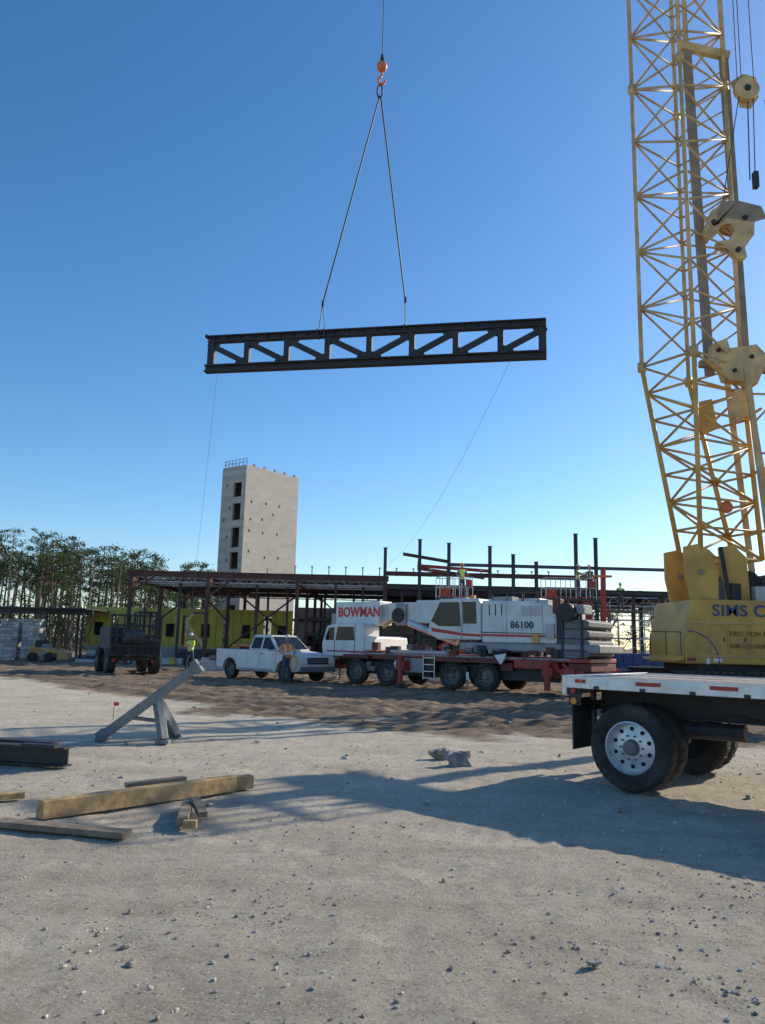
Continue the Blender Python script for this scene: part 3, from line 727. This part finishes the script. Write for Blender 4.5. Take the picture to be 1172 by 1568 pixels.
t.prism([(-.9,2.0),(-3.8,1.98),(-3.8,2.05),(-.9,2.08)],1.202,1.208,txtred);t.prism([(-.9,2.12),(-3.8,2.09),(-3.8,2.11),(-.9,2.16)],1.202,1.208,txtblk)
for x in(-1.2,-1.45,-1.7):t.box((x,1.205,2.95),(.04,.01,.4),black)
for i in range(6):t.box((-2.9,1.205,2.75+i*.06),(.8,.012,.025),grime)
for x in(-1.9,-2.85,-3.3):t.box((x,1.204,2.5),(.015,.01,1.2),grime)
t.box((-3.05,1.23,1.95),(.25,.1,.3),yel);t.box((-3.6,1.25,2.2),(.3,.1,.5),lgrey)
t.box((0.2,.8,3.42),(.5,.3,.06),grime);t.box((-.3,.8,3.46),(.15,.15,.12),amber)
for i in range(4):t.tube((-1.3-i*.6,1.15,3.2),(-1.3-i*.6,1.15,3.55),.018,black,n=5)
t.tube((-1.3,1.15,3.55),(-3.1,1.15,3.55),.018,black,n=5)
t.box((-1.6,.7,3.36),(.8,.5,.16),grime);t.tube((-2.3,.7,3.2),(-2.3,.7,3.6),.06,dsteel,n=8);t.box((-3.2,.8,3.2),(.5,.5,.2),lgrey)
t.obj('cab_glazing_and_trim',tk,fix=False)
t=M()
for i in range(4):t.prism([(-3.87,1.30+i*.33),(-4.8,1.30+i*.33),(-4.95,1.38+i*.33),(-4.95,1.53+i*.33),(-4.8,1.61+i*.33),(-3.87,1.61+i*.33)],-1.15+.02*(i%2),1.15-.02*(i%2),cwt)
for y in(.6,1.05):t.tube((-4.2,y,2.85),(-4.2,y+.3,2.85),.32,black,n=18)
t.box((-4.5,.7,2.95),(.5,.8,.3),grime);t.box((-3.95,1.0,2.4),(.2,.4,.9),black)
for x in(-4.0,-4.7):t.beam((x,1.18,1.3),(x,1.18,2.75),.05,.08,dsteel,up=(1,0,0))
t.box((-3.85,1.12,3.05),(.3,.3,.5),dred)
for i in range(5):t.tube((-3.7-i*.3,.6,2.95),(-3.75-i*.28,.7,3.5-.08*i),.03,black,n=5)
t.obj('counterweight_and_winches',tk,bevel=.015,fix=True)
t=M()
t.beam((-2.8,0,2.95),(2.6,0,2.95),.75,.9,white)
t.beam((2.6,0,2.93),(4.0,0,2.92),.66,.8,white);t.beam((4.0,0,2.92),(4.5,0,2.92),.58,.7,lgrey)
t.beam((4.4,0,2.90),(6.75,0,2.88),.9,1.0,white)
t.box((6.9,0,2.6),(.35,.7,.6),grime)
for z in(2.45,2.95):t.tube((7.0,-.3,z),(7.0,.3,z),.22,black,n=16)
t.tube((2.9,.42,2.5),(.6,.5,1.75),.14,alu,n=12)
t.box((3.3,.4,2.85),(.5,.15,.9),grime);t.tube((3.4,.48,2.8),(3.4,.56,2.8),.3,black,n=18)
t.beam((3.1,.45,3.0),(4.2,.45,2.3),.06,.15,yel)
t.obj('telescopic_boom',tk,bevel=.03)
text('BOWMAN','boom_lettering',tk,(6.62,.462,2.76),(-1,0,0),(0,1,0),.56,txtred,.86,.016,1.03)
text('86100','unit_number',tk,(-2.05,1.215,2.3),(-1,0,0),(0,1,0),.34,txtblk,1.,.006,1.08)
t=M()
for x,cc in((-3.6,red),(2.5,red)):
    t.box((x,0,.85),(.5,2.5,.45),cc);t.box((x,1.35,.82),(.36,.5,.3),cc);t.tube((x,1.55,.2),(x,1.55,1.2),.11,cc,n=12);t.tube((x,1.55,.04),(x,1.55,.12),.28,dsteel,n=16)
t.box((-4.2,1.1,.75),(.5,.25,.4),red);t.beam((-4.3,1.2,.4),(-3.6,1.25,1.2),.08,.12,red);t.beam((-4.7,.9,.5),(-4.0,1.2,1.1),.08,.1,red)
t.box((-4.6,0,1.0),(.8,2.3,.25),dred)
t.prism([(-1.75,1.0),(-1.5,1.32),(-1.95,1.4),(-1.9,1.2)],1.32,1.4,reflt)
for i in range(22):
    p=(random.uniform(-4.5,4),1.15,random.uniform(1.32,1.55));t.box(p,(random.uniform(.1,.4),.2,random.uniform(.1,.35)),random.choice([black,grime,dred,black,cwt]))
for i in range(16):
    p=(random.uniform(-3,4.4),1.0,random.uniform(.55,1.0));t.box(p,(random.uniform(.1,.5),.3,random.uniform(.1,.4)),random.choice([black,wrim,dred,black,black]))
for i in range(4):t.box((1.35,1.29,.4+i*.25),(.45,.05,.03),alu)
for x in(1.1,1.6):t.box((x,1.29,.8),(.03,.05,.9),alu)
t.path([(-.3,1.2,1.5),(-1.0,1.28,1.3),(-1.8,1.25,1.5),(-2.6,1.2,1.4)],.03,black,6)
t.obj('outriggers_and_steps',tk,fix=True)

# ------------------------------------------------------------------ pickup
pk=empty('pickup_truck',(-4.6,34.0,0),R(-42))
t=M()
def arch(cx,r,n=9):return [(cx+r*math.cos(math.pi*(1-i/(n-1))),.42+r*math.sin(math.pi*(1-i/(n-1)))) for i in range(n)]
prof=[(-2.75,.5)]+[(-2.3,.45)]+arch(-1.75,.46)+[(-1.1,.38),(1.2,.38)]+arch(1.85,.46)+[(2.5,.42),(2.78,.48),(2.82,.75),(2.8,1.02),(2.65,1.14),(1.45,1.24),(1.35,1.26),(-.55,1.26),(-2.78,1.26)]
t.prism(prof,-.98,.98,white)
t.obj('body',pk,bevel=.035,fix=True)
t=M()
b0=[(-.6,.9,1.262),(1.4,.9,1.262),(1.4,-.9,1.262),(-.6,-.9,1.262)];b1=[(-.45,.72,1.9),(.65,.72,1.9),(.65,-.72,1.9),(-.45,-.72,1.9)]
t.add(b0+b1,[(0,1,2,3),(7,6,5,4),(0,4,5,1),(1,5,6,2),(2,6,7,3),(3,7,4,0)],white)
t.obj('cab',pk,bevel=.05,fix=True)
t=M()
def sidewin(x0,x1,x2,x3,s):
    f=lambda z:.9-(z-1.262)*.282+.006
    t.add([(x0,s*f(1.32),1.32),(x1,s*f(1.32),1.32),(x2,s*f(1.8),1.8),(x3,s*f(1.8),1.8)],[(0,1,2,3)],glass)
for s in(-1,1):
    sidewin(.3,1.18,.62,.3,s);sidewin(-.45,.2,.2,-.38,s)
def wsx(z):return 1.4-(z-1.262)*1.176+.008
t.add([(wsx(1.33),.8,1.33),(wsx(1.33),-.8,1.33),(wsx(1.84),-.68,1.84),(wsx(1.84),.68,1.84)],[(0,1,2,3)],glass)
t.add([(-.592,.7,1.34),(-.592,-.7,1.34),(-.48,-.62,1.82),(-.48,.62,1.82)],[(0,1,2,3)],glass)
t.box((2.825,0,.88),(.03,1.15,.26),black);t.box((2.86,0,.55),(.12,1.85,.2),cwt)
for y in(-.78,.78):t.box((2.81,y,.92),(.06,.32,.2),reflt);t.box((-2.8,y*1.15,1.0),(.05,.12,.35),lampred)
for z in(.82,.88,.94):t.box((2.845,0,z),(.01,1.1,.015),alu)
t.box((-2.84,0,.58),(.12,1.8,.16),cwt)
for s in(-1,1):
    t.box((1.05,s*1.08,1.38),(.1,.2,.18),black)
    for x in(.25,1.3,-.6):t.box((x,s*.984,.85),(.012,.008,.75),grime)
    t.box((.45,s*.99,1.12),(.14,.02,.03),black);t.box((0,s*.986,.45),(2.3,.02,.1),grime)
    for cx in(-1.75,1.85):
        pts=arch(cx,.47,9)
        for a_,b_ in zip(pts[:-1],pts[1:]):t.beam((a_[0],s*.985,a_[1]),(b_[0],s*.985,b_[1]),.02,.03,black)
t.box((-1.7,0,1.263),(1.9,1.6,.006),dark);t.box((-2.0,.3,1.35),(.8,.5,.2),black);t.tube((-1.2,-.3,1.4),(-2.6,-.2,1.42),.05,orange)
t.obj('trim_and_glass',pk)
t=M()
for x in(-1.75,1.85):
    for s in(-1,1):wheel(t,(x,s*.84,.4),(0,s,0),.4,.26,wrim,26,False)
t.box((0,0,.45),(4.9,1.2,.2),black)
t.obj('wheels',pk)

# ------------------------------------------------------------------ telehandlers
def telehandler(name,loc,rz,tip,body,boomw=.4,carriage=True,heavy=False):
    e=empty(name,loc,rz);t=M()
    t.box((0,0,.85),(4.2,1.2,.45),body);t.prism([(-2.2,.7),(-2.35,1.0),(-2.2,1.7),(-1.0,1.75),(-.9,.7)],-.95,.95,body)
    t.box((.2,-.75,1.25),(1.7,.5,.6),body)
    if heavy:
        t.box((-.4,-.5,1.7),(3.0,1.1,.9),body);t.box((.3,0,1.35),(2.8,2.2,.5),body)
        t.box((1.7,0,1.1),(.5,2.3,.9),body)
    t.obj('chassis',e,bevel=.04,fix=True)
    t=M()
    for x in(-1.4,1.4):
        for s in(-1,1):wheel(t,(x,s*1.0,.6),(0,s,0),.6,.4,wrim,26)
    t.obj('wheels',e)
    t=M();hc_=2.85 if heavy else 2.5
    for x in(-.7,.8):
        for y in(.35,1.1):t.beam((x,y,1.0),(x*.85,y,hc_),.09,.09,black,up=(0,1,0))
    t.box((.03,.72,hc_+.03),(1.5,.9,.08),black)
    for z in(1.1,1.75,2.3):
        t.beam((-.7,1.1,z),(.8,1.1,z),.05,.06,black);t.beam((-.7,.35,z),(.8,.35,z),.05,.06,black)
    t.box((.0,.72,1.1),(1.3,.7,.5),body);t.box((-.2,.72,1.5),(.5,.5,.5),black)
    for y in(.5,.6,.7,.8,.9):t.tube((.7,y,1.6),(.65,y,hc_),.012,black,n=4)
    t.obj('operator_cage',e)
    t=M();p0=Vector((-1.9,-.1,1.95));tp=Vector(tip);md=p0.lerp(tp,.55)
    t.beam(p0,md,boomw,boomw*1.15,body);t.beam(md,p0.lerp(tp,.8),boomw*.8,boomw*.9,body);t.beam(p0.lerp(tp,.8),tp,boomw*.62,boomw*.7,black)
    t.tube((-.6,-.1,1.1),p0.lerp(tp,.35),.08,alu if not heavy else dsteel,n=10)
    t.box(tp,(.35,.4,.5),black)
    if carriage:
        c=tp+Vector((.35,0,-.35))
        for i in range(9):t.beam(c+Vector((0,-1.1+i*.275,-.6)),c+Vector((0,-1.1+i*.275,1.15)),.05,.06,black,up=(1,0,0))
        for z in(-.6,-.2,.25,.7,1.15):t.beam(c+Vector((0,-1.12,z)),c+Vector((0,1.12,z)),.06,.09,black)
        for y in(-.45,.45):t.beam(c+Vector((.05,y,-.65)),c+Vector((1.25,y,-.65)),.12,.05,black)
        t.box(c+Vector((.05,.8,-.9)),(.04,.12,.12),lampred)
        t.box(c+Vector((-.3,0,-.35)),(.4,2.1,.5),black)
        if heavy:
            t.tube(c+Vector((-.15,-.5,.2)),c+Vector((-.15,.4,.2)),.35,dsteel,n=14)
            for y in(-.35,.35):t.beam(c+Vector((-.1,y,-.7)),c+Vector((-.25,y,1.55)),.12,.14,black,up=(1,0,0))
            t.box(c+Vector((.06,-.9,-.85)),(.04,.14,.14),lampred)
    t.obj('boom_and_carriage',e)
    return e
telehandler('telehandler',(-12.1,37.6,0),R(-62),(2.0,-.1,1.85),black,heavy=True)
telehandler('telehandler',(15.2,21.0,0),R(223),(6.2,-.1,7.0),orange,.5)  # unseen machine, added out of view to cast the long shadow strip

# ------------------------------------------------------------------ scissor lifts
def scissor(name,loc,rz,zp,Lx=2.4,col=red):
    e=empty(name,loc,rz);t=M()
    t.box((0,0,.5),(Lx,1.1,.45),col)
    for x in(-.8,.8):
        for s in(-1,1):t.tube((x,s*.45,.3),(x,s*.62,.3),.3,rubber,n=20)
    n=4;dz_=(zp-.8)/n
    for i in range(n):
        for y in(-.4,.4):
            z0=.75+i*dz_;t.beam((-Lx*.42,y,z0),(Lx*.42,y,z0+dz_),.06,.12,col);t.beam((Lx*.42,y+.07,z0),(-Lx*.42,y+.07,z0+dz_),.06,.12,col)
    t.box((0,0,zp),(Lx,1.2,.12),dsteel)
    t.obj('base_and_scissors',e)
    t=M()
    for i in range(6):
        x=-Lx/2+Lx*i/5
        for y in(-.58,.58):t.tube((x,y,zp),(x,y,zp+1.1),.022,lgrey,n=5)
    for z in(.12,.6,1.1):
        for y in(-.58,.58):t.tube((-Lx/2,y,zp+z),(Lx/2,y,zp+z),.022,lgrey if z>.2 else col,n=5)
        for x in(-Lx/2,Lx/2):t.tube((x,-.58,zp+z),(x,.58,zp+z),.022,lgrey,n=5)
    t.box((Lx/2-.2,-.62,zp+.8),(.3,.1,.35),col);t.box((-Lx/2+.3,-.62,zp+.3),(.5,.06,.4),col)
    t.obj('platform_rails',e)
scissor('scissor_lift',(3.8,40,0),.1,4.0,1.7)
scissor('scissor_lift',(9.8,40.3,0),.0,4.1,2.6,red)
t=M();t.beam((0,0,.2),(.1,0,5.7),.22,.22,red);t.box((0,0,.4),(1.4,1.4,.5),red);t.box((.1,-.2,3.4),(.4,.4,.4),red);t.box((0,-.2,5.3),(.9,.3,.1),orange);t.beam((0,-.3,2.2),(.7,-.3,3.2),.08,.08,red)
for s in(-.55,.55):t.tube((-.8,s,.3),(-.6,s,.3),.3,rubber,n=16);t.tube((.6,s,.3),(.8,s,.3),.3,rubber,n=16)
t.obj('mast_lift',None,(11.35,39.6,0))

e=empty('compact_loader',(-21.9,51,0),R(15));t=M()
t.box((0,0,.65),(1.9,1.1,.6),yel);t.prism([(-.6,.95),(.4,.95),(.3,1.6),(-.5,1.6)],-.5,.5,black);t.beam((-.9,.62,1.1),(1.3,.62,.7),.1,.16,yel);t.beam((-.9,-.62,1.1),(1.3,-.62,.7),.1,.16,yel);t.prism([(1.2,.2),(1.9,.2),(1.5,.8),(1.2,.8)],-.8,.8,yel)
for x in(-.6,.55):
    for s in(-1,1):t.tube((x,s*.58,.35),(x,s*.8,.35),.36,rubber,n=18)
t.obj('loader_body',e,fix=True);e.scale=(.85,)*3
t=M()
t.prism([(0,.2),(4.4,.2),(4.8,1.4),(-.3,1.4)],0,2,blue)
for i in range(8):t.box((.2+i*.6,-.04,.8),(.08,.08,1.1),blue)
t.obj('dumpster',None,(14.2,46,0),0,fix=True)
def pile(loc,n,sx,sy,mats):
    t=M()
    for i in range(n):
        x,y=random.uniform(-sx,sx),random.uniform(-sy,sy);h_=random.uniform(.2,.8);t.box((x,y,h_/2),(random.uniform(.3,1.6),random.uniform(.3,.8),h_),random.choice(mats),rz=random.random())
    t.obj('material_pallets',None,loc)
pile((-8.6,43,0),10,1.2,.8,[wood2,lgrey,dsteel,galv,dsteel])
pile((-15,52,0),22,5,1.5,[wood2,lgrey,dsteel,galv,ysheath,conc,dsteel])
pile((-7,54,0),16,5,1.5,[wood2,dsteel,dsteel,galv,ysheath,dred])
pile((-20,56,0),16,4,1.5,[wood2,lgrey,dsteel,galv,conc])
pile((17,46,0),14,4,1.5,[wood2,lgrey,dsteel,galv,blue])
t=M()
for i in range(10):t.beam((random.uniform(-1,1),i*.15,.12+.1*(i%3)),(random.uniform(2.5,3.5),i*.15-.3,.12+.1*(i%3)),.12,.12,galv if i%2 else white)
t.obj('conduit_pile',None,(-9.6,46.5,0))
e=empty('boom_lift',(-12.2,52.5,0),0);t=M()
t.box((0,0,.7),(2.2,1.5,.6),dsteel)
for x in(-.8,.8):
    for s in(-1,1):t.tube((x,s*.7,.4),(x,s*.95,.4),.4,rubber,n=18)
t.beam((.4,0,1.2),(-.9,0,2.8),.16,.2,yel2);t.beam((-.9,0,2.8),(-.3,0,3.4),.14,.18,yel2);t.box((0,0,3.4),(.8,.7,.1),dsteel)
for x in(-.4,.4):t.tube((x,-.3,3.4),(x,-.3,4.3),.02,lgrey,n=5)
t.tube((-.4,-.3,4.3),(.4,-.3,4.3),.02,lgrey,n=5)
t.obj('lift_body',e)
for x,y,h_ in((3.09,27.4,.75),(-1.69,34.1,.9)):
    t=M();t.box((0,0,h_/2),(.07,.04,h_),wood);t.box((0,-.03,h_*.8),(.09,.02,h_*.35),reflt);t.obj('survey_stake',None,(x,y,0))
t=M();t.tube((0,0,0),(0,0,.35),.006,dsteel,n=5);t.box((.05,0,.31),(.1,.004,.07),txtred);t.obj('marker_flag',None,(-5.4,16.2,0))

# ------------------------------------------------------------------ foreground objects
t=M()
F1=Vector((-4.42,12.9,.1));TP=Vector((-3.02,13.05,1.2))
d=(TP-F1).normalized()
t.beam(F1-d*.05,TP,.17,.15,standm)
t.box(F1+Vector((-.03,0,-.06)),(.16,.3,.06),standm,rz=.1);t.beam(F1-d*.1,F1+d*.04,.22,.2,standm)
t.beam(TP-d*.06,TP+d*.05,.3,.24,standm)
K=F1.lerp(TP,.56)
t.beam(K-Vector((0,0,.04)),Vector((-3.46,13.62,.05)),.12,.16,standm);t.beam(K,Vector((-3.42,12.75,.05)),.12,.14,standm)
t.box((-3.46,13.64,.03),(.22,.18,.05),standm);t.box((-3.42,12.73,.03),(.22,.18,.05),standm)
t.beam(F1+d*.45,Vector((-3.45,13.2,.28)),.06,.06,standm)
for s_ in(-.07,.07):t.tube(TP+Vector((s_,-.08,.03)),TP+Vector((s_,-.13,.06)),.015,dsteel,n=6)
t.obj('steel_stand',None,bevel=.008)
def plank(name,p,q,w,h,mat,bev=.006):
    t=M();t.beam(Vector(p),Vector(q),w,h,mat);return t.obj(name,None,bevel=bev)
plank('timber_beam',(-3.08,7.42,.08),(-1.60,8.97,.08),.14,.16,wood)
plank('timber_beam',(-1.70,8.98,.07),(-1.42,9.16,.07),.13,.14,wood)
plank('timber_plank',(-3.3,7.12,.03),(-2.08,6.83,.025),.16,.05,wood2)
plank('timber_plank',(-4.6,7.55,.04),(-3.62,8.3,.04),.12,.06,wood)
plank('timber_plank',(-2.75,8.85,.05),(-2.2,9.25,.07),.12,.05,wood2)
plank('timber_block',(-1.72,7.22,.045),(-1.86,8.0,.045),.1,.08,wood2)
plank('timber_block',(-1.64,7.16,.035),(-1.645,7.22,.035),.12,.07,wood)
plank('timber_block',(-1.6,7.5,.05),(-1.78,7.95,.1),.09,.05,wood2)
t=M()
t.ibeam((-6.6,10.9,.13),(-3.95,10.25,.13),.2,.24,black,.02);t.ibeam((-6.4,11.25,.13),(-4.3,10.75,.13),.2,.24,black,.02)
t.box((-4.3,10.2,.27),(.5,.12,.04),black,rz=-.24)
t.obj('steel_beams')
def boulder(name,loc,r,mat,fl):
    t=M();vs=[];nu,nv=14,9;sd_=random.random()*50
    for j in range(nv+1):
        ph=math.pi*j/nv
        for i in range(nu):
            a=2*math.pi*i/nu;dv=Vector((math.sin(ph)*math.cos(a),math.sin(ph)*math.sin(a),math.cos(ph)))
            k=1+.7*noise.noise(dv*1.3+Vector((sd_,0,0)))+.3*noise.noise(dv*3+Vector((sd_,0,0)))
            m_=max(abs(dv.x),abs(dv.y),abs(dv.z));k*=(.55+.45/m_)
            vs.append((dv.x*r*k*1.2,dv.y*r*k*.8,dv.z*r*k*fl+r*fl*.55))
    t.add(vs,[(j*nu+i,j*nu+(i+1)%nu,(j+1)*nu+(i+1)%nu,(j+1)*nu+i) for j in range(nv) for i in range(nu)],mat)
    t.obj(name,None,loc,random.random())
boulder('boulder',(.98,11.75,0),.16,rockm,.55);boulder('boulder',(1.14,11.15,0),.14,rockb,.85)
boulder('rock_chunk',(1.17,4.42,0),.033,rockb,.5)

# ------------------------------------------------------------------ people
def person(name,loc,rz,arms,vest,legs=None,scale=1.,hat=helm,sleeve=shirtm):
    e=empty(name,loc,rz);e.scale=(scale,)*3
    V=[];E=[];Rr=[];bm_=[]
    def v(p,r):V.append(Vector(p));Rr.append(r if isinstance(r,tuple) else (r,r));return len(V)-1
    def ed(a,b_,mt):E.append((a,b_));bm_.append(mt)
    pel=v((0,0,.95),(.15,.11));sp=v((0,0,1.14),(.14,.105));ch=v((0,-.01,1.34),(.165,.12));nb=v((0,0,1.47),(.07,.07));nk=v((0,-.01,1.56),(.055,.055))
    ed(pel,sp,vest);ed(sp,ch,vest);ed(ch,nb,vest);ed(nb,nk,skin)
    lg=legs or (((-.11,-.02,.5),(-.12,.03,.09)),((.11,-.02,.5),(.12,.03,.09)))
    hands=[]
    for s,(kn,an) in zip((-1,1),lg):
        hp_=v((s*.095,0,.88),(.095,.095));k_=v(kn,.066);a_=v(an,.048);tt=v((an[0]*1.08,an[1]-.2,.04),(.045,.035))
        ed(pel,hp_,jean);ed(hp_,k_,jean);ed(k_,a_,jean);ed(a_,tt,boot)
    for s,(el,wr) in zip((-1,1),arms):
        sh=v((s*.19,0,1.41),.068);e_=v(el,.045);w_=v(wr,.03)
        ed(ch,sh,vest);ed(sh,e_,sleeve);ed(e_,w_,skin);hands.append((Vector(el),Vector(wr),s))
    me=bpy.data.meshes.new('body_skel');me.from_pydata([tuple(x) for x in V],E,[])
    ob=bpy.data.objects.new('body_skel',me);scene.collection.objects.link(ob)
    sk=ob.modifiers.new('s','SKIN');me.skin_vertices[0].data[0].use_root=True
    for i,r_ in enumerate(Rr):me.skin_vertices[0].data[i].radius=r_
    ob.modifiers.new('ss','SUBSURF').levels=2
    dg=bpy.context.evaluated_depsgraph_get();ev=ob.evaluated_get(dg);nm=bpy.data.meshes.new_from_object(ev)
    bpy.data.objects.remove(ob)
    mats=[vest,skin,jean,boot,shirtm,reflt]
    if sleeve not in mats:mats.append(sleeve)
    nm.materials.clear()
    for m_ in mats:nm.materials.append(m_)
    for p in nm.polygons:
        c=p.center;best=9e9;bi=0
        for k,(a_,b_) in enumerate(E):
            A_,B_=V[a_],V[b_];dd=B_-A_;tt=max(0,min(1,(c-A_).dot(dd)/dd.length_squared));ds=(A_+dd*tt-c).length
            if ds<best:best=ds;bi=k
        mi=mats.index(bm_[bi])
        if mi==0 and (abs(c.z-1.1)<.025 or (abs(abs(c.x)-.1)<.02 and c.z>1.1)):mi=5
        p.material_index=mi;p.use_smooth=True
    bo=bpy.data.objects.new('body',nm);scene.collection.objects.link(bo);bo.parent=e
    t=M();hc=Vector((0,-.03,1.675))
    t.ell(hc,(.075,.095,.118),skin,16,12);t.ell(hc+Vector((0,-.098,-.01)),(.014,.02,.022),skin,8,6)
    for s in(-1,1):
        t.ell(hc+Vector((s*.076,.01,-.01)),(.012,.02,.032),skin,8,6);t.ell(hc+Vector((s*.03,-.086,.012)),(.012,.008,.008),hair,8,6)
    t.ell(hc+Vector((0,-.088,-.052)),(.024,.008,.006),lampred,8,5);t.ell(hc+Vector((0,.025,.01)),(.08,.085,.1),hair,14,8)
    t.rev(hc+Vector((0,0,.045)),(0,0,1),[(.13,0,hat),(.128,.012,hat),(.1,.02,hat),(.095,.05,hat),(.075,.085,hat),(.04,.108,hat),(.001,.112,hat)],20)
    t.ell(hc+Vector((0,-.1,.05)),(.07,.06,.01),hat,12,5)
    t.obj('head_and_hard_hat',e,smooth=True)
    t=M()
    for el,wr,s in hands:
        d=(wr-el).normalized();u=d.orthogonal().normalized();n=d.cross(u);rm=Matrix((d,u,n)).transposed()
        t.ell(wr+d*.05,(.055,.04,.018),skin,10,8,rot=rm)
        for k,(o,l) in enumerate(((-.03,.06),(-.01,.075),(.01,.072),(.03,.055))):
            p=wr+d*.09+u*o;q=p+d*l*.55-n*.01;r_=q+d*l*.3-n*.03;t.tube(p,q,.009,skin,.008,n=6);t.tube(q,r_,.008,skin,.006,n=6)
        p=wr+d*.03-u*.035;q=p+d*.035-u*.03;t.tube(p,q,.011,skin,.009,n=6);t.tube(q,q+d*.03-n*.01,.009,skin,.007,n=6)
    t.obj('hands',e,smooth=True)
    return e
person('construction_worker',(-3.7,31.3,0),R(25),(((-.33,-.05,1.2),(-.2,-.25,1.08)),((.3,-.08,1.18),(.16,-.27,1.05))),hiorg,(((-.12,-.08,.5),(-.16,.0,.09)),((.13,.04,.5),(.2,.14,.09))),1.05,sleeve=hiorg)
t=M()
for i in range(10):
    a0,a1=6.283*i/10,6.283*(i+1)/10
    for k in(0,.04):t.tube((.12*math.sin(a0)+k,.05*math.cos(a0),.3*math.cos(a0)),(.12*math.sin(a1)+k,.05*math.cos(a1),.3*math.cos(a1)),.018,yel,n=5)
t.obj('rope_coil',None,(-3.4,31.05,.8))
person('construction_worker',(-9.75,40.4,0),R(-30),(((-.28,-.1,1.18),(-.25,-.35,1.2)),((.3,-.12,1.2),(.22,-.35,1.25))),hivis,(((-.12,-.12,.5),(-.14,-.08,.09)),((.13,.06,.5),(.14,.22,.12))),1.08,sleeve=hivis)
person('construction_worker',(10.3,40.2,4.16),R(60),(((-.28,-.2,1.25),(-.15,-.42,1.35)),((.28,-.2,1.25),(.15,-.42,1.35))),hivis)
person('construction_worker',(10.95,40.3,4.16),R(-60),(((-.28,-.1,1.2),(-.2,-.35,1.15)),((.28,-.1,1.2),(.2,-.35,1.1))),jean)
person('construction_worker',(4.2,40,4.06),R(20),(((-.3,-.05,1.15),(-.25,-.3,1.1)),((.3,-.1,1.2),(.2,-.35,1.2))),hivis,hat=hiorg)
person('construction_worker',(15.6,50.2,4.1),R(10),(((-.3,-.05,1.15),(-.25,-.3,1.1)),((.3,-.1,1.2),(.2,-.35,1.2))),hivis)
t=M();t.box((15.6,50.4,4.05),(3,1.2,.08),wood2)
for x in(14.2,17):
    for y in(49.9,50.9):t.tube((x,y,0),(x,y,4.05),.04,galv,n=6)
for z in(1,2.2):t.beam((14.2,49.9,z),(17,49.9,z+1),.04,.04,galv)
t.obj('scaffold')
